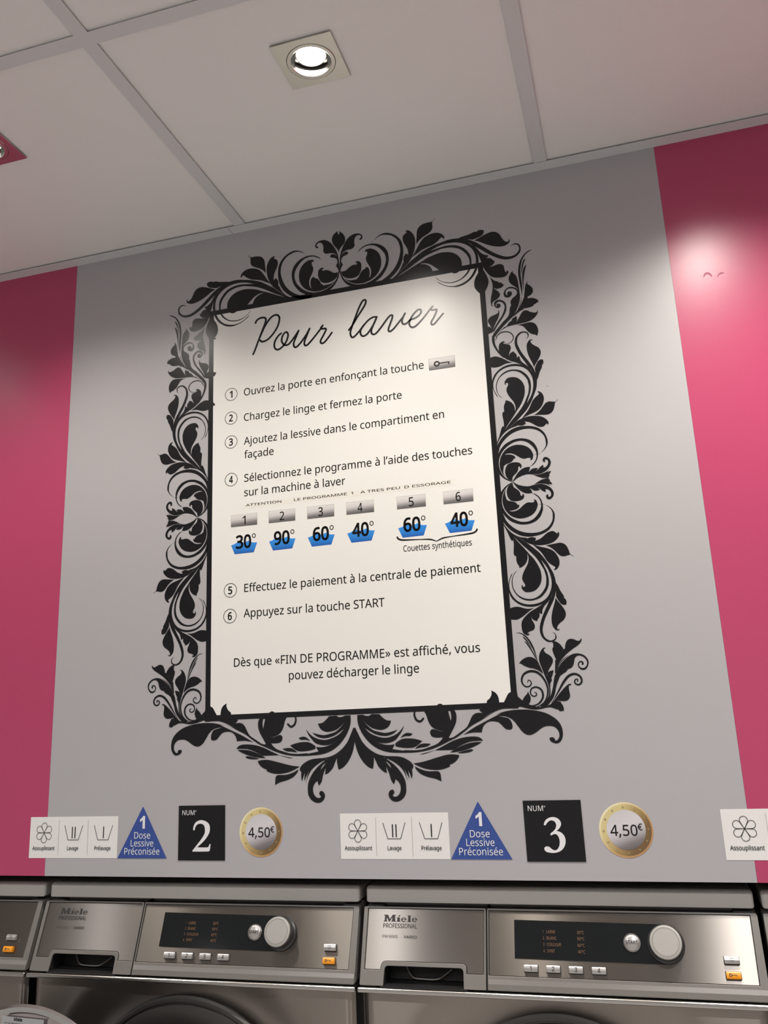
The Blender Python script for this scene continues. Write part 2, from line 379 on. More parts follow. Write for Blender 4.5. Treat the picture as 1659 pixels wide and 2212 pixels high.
ORNAMENT['upper'] = [
    ('f', 'leaf', '4761,10239* 4788,10193 4826,10145 4869,10111 4905,10097 4926,10078* 4921,10062* 4949,10067 4975,10053 4992,10027 5023,10014* 4993,9982 4959,9958 4917,9953 4894,9952* 4889,9945* 4858,9959 4823,9988* 4852,9945 4891,9908 4920,9869 4930,9832 4916,9790 4879,9752 4826,9726 4788,9698 4771,9662 4785,9634* 4782,9621* 4760,9639 4752,9685 4753,9740 4766,9813 4786,9885 4802,9957 4809,10032 4802,10099 4786,10168'),
    ('f', 'plume', '5577,10607* 5526,10605 5470,10579 5411,10532 5360,10463 5327,10394 5304,10312 5290,10218 5289,10117 5298,9990 5311,9847 5319,9731* 5332,9833 5336,9958 5331,10084 5329,10185 5336,10270 5356,10362 5385,10443 5427,10511 5487,10565'),
    ('f', 'plume', '5446,10456* 5418,10401 5389,10325 5365,10254 5341,10158* 5344,10223 5363,10315 5391,10401 5417,10441'),
    ('f', 'plume', '5452,10338* 5431,10277 5406,10196 5385,10099 5369,10001 5361,9903 5354,9819* 5350,9930 5351,10030 5359,10154 5374,10227 5399,10283'),
    ('f', 'stem', '5199,10261* 5190,10233 5202,10205 5243,10152 5261,10093 5271,10020 5276,9944 5280,9858 5282,9793 5283,9733 5269,9640 5241,9558 5202,9472 5165,9415* 5169,9385* 5128,9357 5051,9296 4974,9228 4896,9156 4832,9089 4792,9033 4770,8980 4763,8932* 4724,8954* 4699,9008 4671,9055* 4575,9073* 4587,9246* 4669,9231* 4682,9240 4704,9225 4728,9194* 4707,9253 4678,9315 4674,9352 4690,9392 4733,9428 4793,9445 4848,9464 4876,9488 4865,9519* 4884,9515 4891,9478 4876,9409 4845,9343 4807,9279 4768,9200 4747,9140 4736,9113* 4767,9179 4812,9249 4870,9332 4921,9394 4967,9479 4994,9567 4985,9626 4949,9672 4911,9690 4871,9683 4842,9652 4839,9617 4855,9600* 4851,9643 4876,9657 4908,9647 4925,9616 4909,9582 4869,9568 4831,9590 4808,9637 4811,9680 4840,9718 4888,9731 4946,9716 4996,9675 5021,9620 5024,9547 5002,9465 4961,9394 4902,9312 4843,9237 4792,9160 4747,9090 4729,9022* 4753,9082 4804,9144 4875,9217 4946,9290 5016,9349 5060,9412 5075,9481 5091,9549 5113,9578* 5106,9618 5109,9661 5134,9701 5168,9730 5211,9761 5232,9792 5237,9826 5220,9865 5186,9896 5137,9913 5087,9915 5049,9892 5032,9855 5038,9814 5061,9782* 5059,9820 5073,9852 5106,9859 5140,9840 5144,9804 5126,9767 5087,9745 5047,9747 5008,9774 4995,9822 5006,9870 5042,9918 5094,9944 5148,9941 5206,9917 5248,9879 5268,9846* 5249,9889 5216,9930 5165,9975 5124,10029 5109,10092 5120,10155 5152,10215'),
    ('f', 'leaf', '5461,9999* 5431,9964 5438,9938 5476,9906 5512,9854 5521,9803 5508,9756 5469,9718 5418,9698* 5415,9659* 5484,9660 5540,9638 5583,9609 5597,9571 5583,9541* 5572,9558 5551,9537 5511,9526* 5503,9503 5449,9484 5378,9479 5319,9476* 5314,9455* 5271,9445 5217,9412 5168,9378 5134,9356* 5153,9395 5193,9438 5251,9513 5303,9596 5335,9662 5349,9681 5368,9777 5383,9874 5403,9945 5428,9980'),
    ('s', 'tendril', '5308,9696,3 5293,9627,10 5260,9547,10 5225,9475,3'),
    ('f', 'leaf', '4786,8952* 4799,9003 4826,9052 4873,9111 4929,9158 4971,9189* 4987,9183 5019,9220 5055,9263 5075,9271* 5084,9265* 5111,9317 5152,9339 5186,9361* 5195,9310 5185,9262 5156,9224* 5206,9279 5250,9349 5288,9407 5329,9435 5380,9433 5442,9393 5504,9368 5542,9368 5563,9385 5553,9412* 5562,9412 5572,9377 5551,9324 5502,9269 5441,9231 5381,9213 5296,9203 5186,9196* 5101,9191 5015,9178 4948,9154 4887,9115 4837,9060 4809,9001'),
    ('f', 'leaf', '5172,9183* 5250,9183 5328,9191 5405,9196 5468,9180 5516,9133 5544,9058 5544,8988 5519,8912* 5493,8941 5431,8966 5371,9018 5331,9081 5291,9137 5235,9168'),
    ('s', 'tendril', '4783,8952,2 4807,9024,12 4852,9062,15 4903,9087,19 4973,9087,19 5041,9064,18 5086,9014,18 5103,8958,17 5085,8908,13 5047,8870,10 4997,8855,6 4935,8862,3'),
    ('s', 'stem', '4747,9034,45 4742,8959,50 4748,8889,41 4774,8809,36 4817,8719,29 4865,8640,17 4900,8600,7'),
]
ORNAMENT['flower'] = [
    ('f', 'leaf', '1894,11686* 1911,11739 1904,11779* 1918,11759 1980,11689 2018,11604 2020,11527 1989,11465 1931,11408 1893,11348 1883,11273* 1869,11353 1811,11442 1765,11520 1749,11609 1770,11691 1820,11741 1870,11773 1880,11784* 1870,11743'),
    ('f', 'leaf', '1886,10867* 1891,11026 1904,11193 1928,11307 1963,11393 2006,11478 2073,11567 2147,11620 2228,11641 2300,11630 2355,11593 2377,11546 2359,11498 2327,11484 2310,11509 2336,11524 2349,11552 2322,11587 2275,11597 2234,11567 2208,11505 2205,11437 2212,11393 2186,11347 2137,11323 2065,11321 2000,11305 1959,11275 1934,11229* 1975,11272 2024,11291 2064,11275 2071,11244 2038,11217 1989,11205 1948,11175 1927,11129 1929,11086 1959,11025* 1934,10984 1912,10929 1894,10866*'),
]
ORNAMENT['lower'] = [
    ('f', 'plume', '4722,3757* 4779,3758 4843,3729 4904,3676 4954,3600 4995,3501 5019,3403 5035,3314* 5003,3404 4970,3494 4929,3586 4886,3661 4826,3722 4779,3748'),
    ('f', 'plume', '4827,3689* 4847,3684 4892,3632 4934,3553 4962,3495 4947,3512 4904,3579 4860,3643'),
    ('f', 'plume', '4850,3615* 4888,3588 4939,3512 4980,3429 5015,3355 5048,3273* 5005,3339 4957,3439 4915,3514 4879,3572'),
    ('f', 'leaf', '4735,3267* 4792,3320 4860,3352 4926,3356 4988,3332 5040,3274 5073,3192 5095,3127 5106,3071* 5051,3126 4974,3167 4895,3186 4817,3222 4771,3255'),
    ('f', 'leaf', '5185,3479* 5164,3492 5130,3476 5089,3423 5064,3344 5067,3264 5095,3167 5124,3071 5153,2980 5173,2905 5181,2831 5171,2757 5147,2699 5101,2643* 5020,2580* 5082,2599 5147,2655 5188,2734 5199,2800 5199,2859* 5205,2889 5204,2911 5235,2969 5237,2990* 5230,2999 5258,3057 5278,3127* 5218,3115 5178,3084 5163,3043* 5204,3137 5250,3206 5279,3260 5276,3316 5233,3366 5173,3410 5151,3455 5162,3476'),
    ('s', 'tendril', '4974,2571,10 5052,2608,18 5110,2664,22 5147,2744,25 5161,2832,27 5147,2914,28 5116,2990,31 5070,3059,35 5006,3111,38 4924,3131,38 4846,3116,36 4785,3074,33 4758,3008,29 4763,2948,24 4798,2901,21 4842,2888,20 4881,2901,20 4907,2937,18 4895,2975,15 4874,2991,14 4854,2981,12 4852,2958,11'),
    ('s', 'tendril', '4885,2589,15 4962,2601,22 5025,2642,28 5067,2703,31 5076,2769,31 5057,2829,30 5015,2865,27 4963,2877,25 4908,2859,23 4882,2815,21 4889,2763,19 4928,2735,18 4966,2745,18 4977,2774,15 4963,2791,13 4948,2790,12'),
    ('s', 'tendril', '5204,2623,7 5246,2680,10 5306,2766,22 5367,2859,31 5427,2944,37 5494,3015,39 5564,3048,36 5623,3047,33 5679,3013,31 5703,2960,29 5691,2909,28 5651,2882,25 5608,2895,24 5590,2936,21 5615,2968,18 5641,2963,16 5642,2941,15 5630,2933,13'),
    ('f', 'leaf', '5300,3556* 5304,3578 5349,3579 5409,3539 5451,3481 5467,3440* 5481,3459 5492,3450* 5498,3510 5532,3580 5583,3605 5637,3597 5690,3570 5730,3569 5753,3602* 5764,3593 5752,3550 5699,3498 5615,3447 5530,3388 5461,3329 5399,3261 5353,3192 5312,3092 5294,3077* 5311,3211 5317,3280* 5334,3289* 5312,3354 5291,3427 5291,3475 5308,3490* 5308,3530 5318,3549*'),
    ('s', 'tendril', '5539,3352,3 5449,3290,11 5379,3215,11 5332,3138,9 5306,3076,6'),
    ('f', 'stem', '5305,3061* 5340,3138 5395,3214 5464,3281 5549,3340 5623,3367 5702,3366 5777,3334 5826,3276 5838,3213 5814,3151 5779,3114 5739,3106 5694,3126 5667,3175 5671,3214 5698,3244 5737,3246 5758,3221 5756,3194 5731,3187 5725,3203 5737,3217 5720,3229 5699,3221 5683,3190 5697,3154 5734,3136 5774,3146 5805,3183 5814,3230 5788,3286 5737,3325 5691,3335 5650,3318 5623,3280 5609,3226 5589,3179 5554,3146 5506,3133* 5497,3121* 5470,3091 5420,3063 5369,3026 5349,2985 5317,2920 5291,2848 5269,2767 5233,2695 5182,2632 5136,2582* 5078,2563* 5019,2565* 5067,2607 5132,2656 5191,2727 5228,2814 5250,2887 5269,2975 5291,3048'),
    ('f', 'leaf', '4670,2747* 4702,2712 4741,2677* 4776,2731 4826,2781 4838,2817* 4862,2764 4877,2712 4864,2653 4838,2617* 4871,2602 4922,2584 5004,2566 5079,2570 5136,2581* 5195,2609 5252,2665 5327,2750 5410,2834 5474,2887 5513,2903 5538,2891* 5526,2882 5499,2874 5492,2838 5494,2786 5500,2735 5492,2691 5451,2649 5391,2639 5296,2652* 5295,2641* 5339,2632 5351,2610* 5377,2565 5384,2521 5377,2477* 5370,2492 5325,2487 5284,2525* 5276,2514* 5233,2534 5182,2552 5107,2550 5031,2535 4940,2528 4843,2543 4747,2569 4710,2582* 4672,2580* 4670,2558* 4556,2559* 4571,2751*'),
]
ORNAMENT['swag'] = [
    ('f', 'stem', '1947,2563* 1953,2427 2002,2296 2084,2174 2187,2072 2312,1995 2469,1947 2627,1932 2632,1934 2741,1928 2960,1932 3156,1961 3331,2016 3507,2091 3638,2147 3771,2233 3894,2319 4046,2394 4167,2460 4275,2516 4092,2432 4215,2497 4355,2548 4429,2561 4670,2561* 4671,2579* 4736,2580* 4744,2676* 4673,2744* 4665,2815* 4567,2820* 4519,2791 4467,2706 4436,2654* 4366,2657* 4367,2684 4353,2763 4312,2823 4246,2857* 4253,2821 4246,2786 4214,2734 4171,2701 4162,2649* 4029,2558* 4081,2509* 4013,2516 3954,2504 3903,2460 3843,2351 3796,2288 3685,2216 3575,2149 3499,2140* 3547,2221 3607,2320 3639,2399 3649,2480 3637,2542 3613,2578* 3440,2652* 3414,2679 3382,2686 3349,2677 3326,2647* 3104,2584* 3144,2510 3171,2417 3210,2344 3272,2291 3346,2263 3431,2247* 3346,2256 3240,2287 3200,2263 3193,2223 3222,2171 3296,2151 3404,2153* 3358,2096 3290,2048 3180,2011 3049,1975 2907,1964 2744,1971 2733,1963 2540,1993* 2581,2070* 2475,2062 2359,2082 2222,2135* 2338,2097 2465,2093 2584,2129 2661,2204 2718,2281 2759,2368* 2686,2282 2609,2226 2512,2190 2405,2178 2279,2207 2163,2261 2069,2348* 2143,2301 2237,2248 2343,2215 2449,2207 2557,2237 2645,2303* 2537,2272 2430,2256 2324,2275 2218,2308 2114,2391 2026,2510* 2094,2422 2188,2349 2283,2316 2379,2307 2466,2339 2511,2387 2535,2450* 2461,2458 2398,2500 2336,2562* 2202,2568* 2152,2542 2098,2544 2045,2564*|3515,2562* 3550,2566* 3562,2484 3550,2403* 3532,2485'),
    ('s', 'tendril', '2951,2590,28 2941,2519,34 2971,2445,36 3035,2416,36 3089,2461,32'),
    ('f', 'leaf', '2680,2165* 2757,2230 2821,2243 2893,2224* 2850,2193 2766,2191'),
    ('f', 'leaf', '2592,2084* 2700,2144 2806,2156 2931,2142 3054,2106* 2967,2039 2892,2007 2777,2004 2663,2019 2592,2040*'),
    ('f', 'leaf', '2923,1987* 2999,2047 3083,2066 3196,2056* 3121,2015 3027,2003'),
    ('f', 'stem', '1885,2350* 1902,2364* 1957,2248 2028,2117 2152,1995 2309,1912 2519,1877 2729,1871 2990,1898 3252,1953 3066,1899 3241,1949 3395,2015 3560,2090 3722,2135 3882,2149 3996,2135 4060,2079* 3982,2078 3855,2070 3715,2025 3496,1916 3387,1875 3235,1844 3062,1828 2900,1833 2726,1844* 2624,1867* 2413,1861* 2348,1843 2264,1865 2211,1876* 2208,1788 2188,1692* 2109,1723 2016,1813 1936,1952 1888,2126* 1876,2112*'),
    ('f', 'leaf', '2403,1885* 2624,1876 2728,1850* 2829,1792 2878,1733 2876,1690 2854,1671* 2860,1590 2846,1518* 2819,1591 2789,1660* 2810,1519* 2757,1611 2696,1728* 2738,1631 2780,1479* 2717,1631 2648,1719 2536,1799 2402,1861*'),
    ('f', 'scroll', '2202,1896* 2381,1871* 2515,1780 2595,1711 2674,1613 2731,1497 2744,1383 2731,1288 2675,1213 2590,1172 2508,1182 2453,1235 2440,1293 2468,1345 2516,1358 2540,1320 2528,1291 2507,1273* 2532,1251 2573,1251 2616,1280 2645,1337 2649,1413 2616,1480 2565,1519* 2558,1481 2536,1443* 2492,1511 2465,1608 2417,1725* 2428,1618* 2361,1649 2290,1718 2251,1797 2211,1876*|2410,1807* 2472,1762 2505,1694* 2460,1743'),
    ('f', 'leaf', '3506,1911* 3606,1968 3768,2033 3907,2059 4038,2060* 3945,2008 3795,1953 3645,1922'),
    ('f', 'leaf', '3628,1903* 3708,1925 3858,1953 3890,1935* 3823,1907 3707,1896'),
    ('f', 'leaf', '2885,1758* 3060,1783 3278,1838 3451,1878 3558,1882 3657,1867* 3627,1808 3560,1751 3484,1723* 3495,1698* 3397,1663 3285,1647 3132,1660 3010,1696 2884,1757*'),
    ('f', 'leaf', '2908,1713* 3009,1663 3130,1631 3284,1628 3323,1598 3334,1532 3337,1468* 3246,1510 3105,1546 2995,1596 2926,1665'),
    ('f', 'leaf', '3741,2179* 3813,2222 3945,2297 4108,2372 4249,2436 4378,2492 4304,2476 4397,2507 4535,2532 4714,2538 4891,2522 5064,2480 5190,2415 5279,2335 5323,2248 5334,2154 5315,2070 5267,2013 5205,2002 5138,2034 5120,2077 5144,2095 5187,2087 5208,2040* 5245,2056 5275,2105 5273,2173 5235,2234 5168,2266 5072,2265 4999,2234 4915,2177 4841,2145 4771,2148 4704,2193 4640,2281 4584,2361 4516,2416 4429,2445 4320,2449* 4419,2432 4498,2408 4542,2345 4550,2276 4534,2242 4484,2235 4432,2254 4373,2317 4322,2358 4233,2374 4150,2360 4082,2301 4048,2207* 3886,2209'),
]
ORNAMENT['title'] = [
    ('s', 'stroke', '113,10111,29 134,10155,29 182,10189,29 254,10202,29 313,10187,29 334,10150,29 322,10080,29 276,9969,29 216,9825,29 156,9681,29 108,9559,29 60,9455,29'),
    ('s', 'stroke', '198,9780,29 240,9868,29 300,9989,29 372,10095,29 444,10172,29 515,10207,29 580,10199,29 618,10147,29 617,10076,29 583,9963,28 523,9867,28 452,9784,28 369,9716,28 286,9688,29 233,9697,29 213,9724,29'),
    ('s', 'stroke', '651,9797,28 592,9754,28 533,9676,28 506,9587,28 519,9508,28 566,9469,28 624,9479,28 706,9541,28 765,9625,28 796,9725,28 785,9786,28 745,9805,28 698,9766,28 667,9689,28 666,9618,28 706,9553,28 753,9531,28 811,9547,28 881,9617,28 964,9720,28 1017,9793,28'),
    ('s', 'stroke', '1017,9793,28 963,9673,28 915,9565,28 912,9495,28 942,9455,28 994,9476,28 1088,9570,28 1182,9694,28 1242,9795,28'),
    ('s', 'stroke', '1242,9795,28 1182,9660,28 1133,9540,28 1132,9482,28 1160,9456,28 1212,9480,28 1341,9609,28 1458,9740,28 1511,9815,28'),
    ('s', 'stroke', '1511,9815,28 1470,9767,28 1481,9753,28 1515,9744,28 1566,9742,28 1574,9708,28 1511,9592,28 1466,9518,28 1460,9473,28 1490,9445,28 1542,9465,27 1623,9549,27 1691,9634,28'),
    ('s', 'stroke', '2033,9627,27 2103,9707,27 2207,9861,28 2323,10018,28 2381,10110,28 2390,10173,28 2364,10197,28 2316,10167,28 2237,10021,28 2157,9831,28 2090,9665,27 2062,9569,27 2072,9498,27 2101,9463,27 2157,9489,27 2245,9575,27 2334,9679,27 2435,9769,27 2521,9807,27 2594,9802,27'),
    ('s', 'stroke', '2334,9673,27 2273,9595,27 2262,9522,27 2290,9464,27 2338,9456,27 2400,9492,27 2476,9585,27 2554,9710,27 2594,9802,27'),
    ('s', 'stroke', '2594,9802,27 2528,9664,27 2481,9559,27 2478,9491,27 2513,9456,27 2568,9469,27 2681,9587,27 2808,9741,27 2870,9787,27 2899,9775,27 2890,9714,27 2837,9585,27 2810,9515,27 2814,9477,27 2843,9459,27 2917,9509,27 3017,9616,27 3105,9713,27 3143,9775,27'),
    ('s', 'stroke', '3143,9775,27 3091,9678,27 3078,9605,27 3109,9560,27 3169,9571,27 3242,9626,27 3338,9647,27 3417,9695,27 3453,9751,27 3438,9801,27 3387,9800,27 3294,9717,27 3230,9616,27 3215,9544,27 3241,9484,27 3293,9468,27 3365,9505,27 3489,9620,26 3614,9759,27 3676,9823,27'),
    ('s', 'stroke', '3676,9823,27 3635,9770,27 3648,9753,26 3683,9747,26 3741,9749,26 3741,9711,26 3686,9597,26 3635,9520,26 3630,9477,26 3654,9455,26 3702,9477,26 3788,9567,26 3862,9642,26'),
]
ORNAMENT['numeral'] = [
    ('f', 'two', '-1097,758* -1090,818 -1050,883 -986,913 -922,917 -845,892 -794,848 -778,783 -792,708 -842,633 -905,568 -1018,480* -878,478 -815,482 -794,504 -787,531* -762,531* -777,434 -789,418 -814,413 -1107,411* -1105,429* -1007,536 -931,622 -881,698 -872,762 -889,827 -928,855 -973,861 -1024,845 -1055,807 -1070,758 -1084,753'),
    ('f', 'three', '4916,795* 4937,853 4986,895 5064,913 5133,894 5173,851 5179,803 5152,754 5103,712* 5171,688 5216,634 5226,562 5203,490 5147,430 5068,400 4992,398 4923,412 4894,448 4904,478 4936,490 4974,481 5009,452 5048,434 5091,448 5126,502 5137,574 5121,634 5092,664 5054,664 5021,649 5005,653* 5008,677* 5059,713 5094,755 5105,803 5086,846 5047,864 5008,858 4969,828 4945,795*'),
]
# letter outlines, 1/1000 of the type size: advance width, then closed outlines
GLYPHS = {
    ',': (215, '154,84 126,-3 85,-103 33,-103 73,93 148,93'),
    '0': (459, '419,287 414,197 402,132 376,70 343,31 316,12 293,2 239,-8 181,-2 131,21 99,51 69,103 52,156 41,234 40,323 49,404 67,471 89,514 111,539 136,559 190,578 229,581 265,578 298,569 326,553 366,514 394,459 412,389|110,287 113,215 121,156 133,119 154,84 183,62 220,52 260,56 293,73 312,96 331,136 342,190 348,257 346,346 338,407 324,455 303,490 274,512 237,521 190,515 159,495 137,463 121,417 113,359'),
    '1': (459, '285,0 216,0 216,413 219,499 108,405 71,452 226,573 285,573'),
    '2': (459, '417,0 38,0 38,59 213,235 273,301 306,353 316,380 321,409 319,451 308,479 288,501 254,517 212,520 167,513 128,496 83,466 45,513 84,541 122,561 166,575 206,580 251,579 288,572 320,558 353,534 372,510 388,472 394,419 387,376 367,328 342,290 303,243 128,64 417,64'),
    '3': (459, '395,439 388,390 378,367 363,347 329,320 277,302 277,298 326,288 364,268 386,248 405,214 413,174 409,125 394,82 374,52 353,34 318,14 275,0 236,-6 184,-8 126,-4 80,6 36,23 36,89 97,66 163,53 223,53 281,66 305,81 323,101 334,126 339,164 336,191 327,213 312,231 286,248 226,263 123,265 123,326 198,326 238,332 276,348 303,373 319,404 323,434 319,464 305,489 289,503 262,516 237,520 201,521 140,508 75,473 39,521 89,552 153,574 218,581 283,574 332,555 367,524 388,485'),
    '4': (459, '443,130 359,130 359,0 291,0 291,130 17,130 17,190 286,576 359,576 359,193 443,193|291,374 295,500 292,500 263,446 86,193 291,193'),
    '5': (459, '221,351 275,346 314,335 354,312 384,281 404,241 413,193 409,138 397,98 376,64 349,36 314,15 273,0 225,-7 164,-7 108,2 62,17 51,23 51,90 97,69 153,56 208,52 254,59 292,75 316,96 334,131 341,167 338,207 328,234 306,262 282,277 238,289 197,292 99,280 64,302 86,573 373,573 373,508 146,508 132,342'),
    '6': (459, '44,245 50,333 65,407 90,466 127,516 179,554 235,574 306,581 377,573 377,513 319,523 257,518 208,501 172,472 150,441 131,396 120,346 115,291 119,291 143,319 170,339 200,351 235,358 274,358 310,351 349,334 375,313 396,286 411,254 419,216 421,173 415,129 407,100 389,65 365,37 319,7 261,-7 223,-7 192,-3 163,7 136,22 95,60 69,106 49,174|238,51 284,59 320,84 336,106 343,125 351,171 347,224 329,264 297,292 251,303 199,297 159,277 128,243 116,203 123,146 135,117 150,94 168,76 189,62 215,53'),
    '7': (459, '109,0 344,508 35,508 35,573 419,573 419,518 187,0'),
    '8': (459, '229,581 285,575 332,558 369,530 389,499 397,477 400,443 398,417 388,389 355,346 291,303 349,269 390,232 412,191 419,148 417,121 407,87 391,59 367,34 338,15 303,1 231,-8 154,1 118,14 89,33 66,56 50,85 41,118 39,146 45,189 67,231 99,264 158,299 103,340 83,362 68,388 61,411 58,444 60,469 69,499 90,530 126,558 174,575|108,145 111,121 119,100 144,71 185,53 229,48 281,55 319,76 342,108 350,148 342,184 317,217 276,245 217,270 167,244 132,214 114,183|228,524 188,518 155,502 134,476 127,441 132,409 150,380 179,357 232,330 277,354 305,376 324,405 330,441 323,476 302,502 270,518'),
    '9': (459, '417,328 411,240 396,165 371,106 334,56 282,19 225,-1 151,-8 82,0 82,60 142,50 204,54 252,72 289,100 311,131 330,176 341,226 346,281 341,281 317,253 290,233 261,221 225,215 185,215 150,221 111,239 85,260 65,286 50,318 42,356 40,399 44,433 55,473 73,507 97,536 144,566 201,580 262,577 292,568 319,554 361,518 392,466 412,399|223,521 178,513 142,488 121,457 110,401 114,348 132,308 163,281 209,270 262,275 302,295 333,330 345,369 338,426 326,456 312,478 294,497 272,511 252,518'),
    'A': (512, '437,0 368,177 323,177 141,177 73,0 0,0 224,575 289,575 512,0|282,415 255,500 230,415 165,241 346,241'),
    'B': (521, '241,573 319,568 380,552 424,526 445,497 457,460 459,431 456,399 446,371 431,347 409,328 382,313 350,304 350,300 384,292 415,279 441,261 458,241 470,217 476,188 478,153 472,115 458,82 438,54 410,32 367,12 291,0 78,0 78,573|256,329 296,331 328,337 351,348 367,363 380,389 384,414 381,449 372,470 351,490 308,506 259,511 150,511 150,329|150,269 150,61 280,61 319,66 358,80 382,103 398,141 400,186 388,221 366,245 337,259 299,267'),
    'C': (507, '323,517 280,513 248,505 213,487 189,467 164,437 145,400 132,356 126,318 127,246 143,174 168,126 204,89 251,65 309,56 380,59 460,78 460,15 379,-4 278,-7 217,5 178,21 134,52 98,94 73,144 56,203 49,269 51,325 60,384 84,446 120,499 159,534 206,559 250,573 311,580 367,578 425,568 482,547 453,486 381,511'),
    'D': (585, '536,292 531,220 508,144 477,95 457,74 424,47 371,21 309,5 256,0 78,0 78,573 304,570 364,557 417,534 470,491 509,434 528,377|460,289 456,346 444,394 424,433 388,471 351,492 296,507 150,511 150,62 250,62 292,67 346,82 390,108 413,131 439,174 455,227'),
    'E': (446, '398,0 78,0 78,573 398,573 398,509 150,509 150,456 150,330 383,330 383,318 383,268 150,268 150,63 398,63'),
    'F': (416, '150,0 78,0 78,573 398,573 398,509 150,509 150,306 383,306 383,300 383,243 150,243'),
    'G': (584, '326,302 524,302 524,22 459,4 391,-5 306,-8 256,-2 212,9 173,28 129,61 102,93 81,130 60,186 50,251 50,321 58,370 77,428 100,467 138,510 173,537 213,557 259,571 309,579 365,580 419,575 470,564 516,547 489,484 413,509 350,517 278,510 225,489 189,463 161,429 137,377 127,327 125,260 138,187 162,136 198,96 247,69 296,57 381,56 452,68 452,238 326,238'),
    'I': (272, '239,0 32,0 32,42 99,57 99,149 99,515 32,531 32,573 239,573 239,531 172,515 172,377 172,57 239,42'),
    'L': (420, '78,0 78,573 150,573 150,64 400,64 400,0'),
    'M': (727, '330,0 142,502 139,502 144,371 144,0 78,0 78,573 184,573 361,103 364,103 544,573 650,573 650,0 578,0 578,374 583,501 581,501 390,0'),
    'N': (609, '532,0 447,0 141,476 138,476 144,338 144,0 78,0 78,573 161,573 467,99 470,99 464,234 464,573 532,573'),
    'O': (626, '577,287 573,224 557,156 534,107 504,65 465,32 418,9 363,-5 300,-8 239,0 187,18 143,45 107,81 80,126 62,178 51,237 49,305 56,370 72,428 98,479 123,510 166,545 218,568 263,578 331,581 379,576 434,558 470,537 510,501 534,468 558,415 573,355|125,287 127,246 135,196 159,134 177,109 199,88 225,72 255,62 289,56 339,56 373,62 402,72 428,88 456,117 472,143 488,184 498,233 501,287 497,348 485,400 465,444 447,468 425,488 384,508 333,517 277,516 235,504 191,478 165,449 141,400 128,342'),
    'P': (485, '229,573 272,571 326,562 370,544 403,519 426,487 440,449 444,397 437,350 421,312 400,283 371,259 341,244 306,232 264,225 150,223 150,0 78,0 78,573|223,511 150,511 150,285 239,286 298,296 340,319 355,339 363,357 369,385 368,422 361,449 347,472 327,489 300,501 265,508'),
    'R': (499, '236,573 301,568 362,551 400,526 417,507 430,485 441,450 444,410 440,368 431,340 416,316 395,293 363,272 330,257 487,0 403,0 264,237 252,237 150,237 150,0 78,0 78,573|232,510 150,510 150,298 249,298 296,304 338,325 362,359 368,386 368,428 362,452 348,475 331,489 303,502'),
    'S': (440, '403,153 396,106 378,66 348,35 297,8 245,-5 173,-8 98,1 41,19 41,88 88,71 139,60 192,55 240,57 273,66 302,83 321,106 330,136 330,158 324,182 302,213 264,236 168,276 126,297 89,326 66,356 50,403 50,461 67,506 99,542 153,569 220,580 310,573 389,549 366,487 309,507 259,516 209,516 169,507 148,494 133,478 123,453 121,428 131,390 157,361 204,335 309,291 362,255 381,234 394,209'),
    'T': (446, '259,0 187,0 187,509 8,509 8,573 437,573 437,509 259,509'),
    'U': (586, '513,202 505,135 484,86 466,60 443,38 395,10 334,-6 250,-6 213,1 181,13 140,39 117,62 99,88 81,133 74,167 72,573 144,573 146,175 150,150 163,119 189,86 207,73 240,61 280,55 324,56 358,64 385,77 407,96 423,119 436,154 442,194 442,573 513,573'),
    'V': (481, '481,573 277,0 204,0 0,573 75,573 213,182 241,80 277,207 405,573'),
    'W': (746, '735,573 583,0 510,0 399,375 370,488 348,391 234,0 161,0 10,573 85,573 180,201 201,87 230,220 333,573 407,573 518,206 544,87 562,184 660,573'),
    'Y': (454, '227,291 376,573 454,573 263,222 263,0 191,0 191,219 0,573 79,573'),
    'a': (450, '231,437 287,432 331,415 361,387 376,358 385,307 385,0 334,0 320,61 317,61 279,22 244,2 193,-7 136,-5 103,6 80,19 58,42 46,66 37,111 41,155 55,186 87,219 123,237 168,249 223,256 316,259 315,305 308,337 293,359 271,373 235,380 194,378 157,368 106,347 84,400 158,428|252,208 173,197 147,186 130,172 115,148 110,119 115,87 128,69 163,52 210,50 256,64 286,85 302,108 312,137 315,210'),
    'c': (385, '241,-8 197,-4 157,7 122,26 93,52 69,87 53,131 45,183 44,228 48,271 61,321 76,351 102,385 133,410 171,426 212,436 258,438 309,431 358,415 337,356 287,371 248,376 212,373 178,361 157,345 137,317 124,280 118,234 119,175 128,133 148,94 172,71 209,56 254,53 302,60 351,78 351,15 298,-3'),
    'd': (493, '221,-8 175,-3 124,19 92,48 68,86 52,134 45,193 48,276 62,327 83,369 113,402 149,424 191,436 241,437 285,428 319,409 354,374 359,374 354,435 354,609 425,609 425,0 368,0 358,58 354,58 330,31 299,9 264,-4|232,51 290,60 307,69 328,88 348,135 355,213 353,258 346,296 323,345 300,364 281,372 231,379 209,377 181,368 165,357 146,334 124,281 117,213 124,144 146,93 165,71 181,61 210,52'),
    'e': (452, '234,438 276,434 313,422 344,403 376,370 394,337 406,299 411,255 411,201 117,201 121,161 131,126 148,98 170,77 207,58 242,53 300,55 346,65 392,82 392,20 327,-1 276,-7 227,-7 183,1 143,17 109,41 81,72 61,112 51,146 44,198 48,265 59,312 78,352 103,385 143,416 191,433|233,380 188,372 154,348 130,309 119,257 338,257 330,310 309,350 277,372'),
    'f': (276, '266,375 158,375 158,0 87,0 87,375 12,375 12,408 87,432 89,488 95,524 111,560 134,586 158,600 186,609 218,613 261,611 310,599 292,544 228,556 202,552 183,541 169,522 162,502 158,430 266,430'),
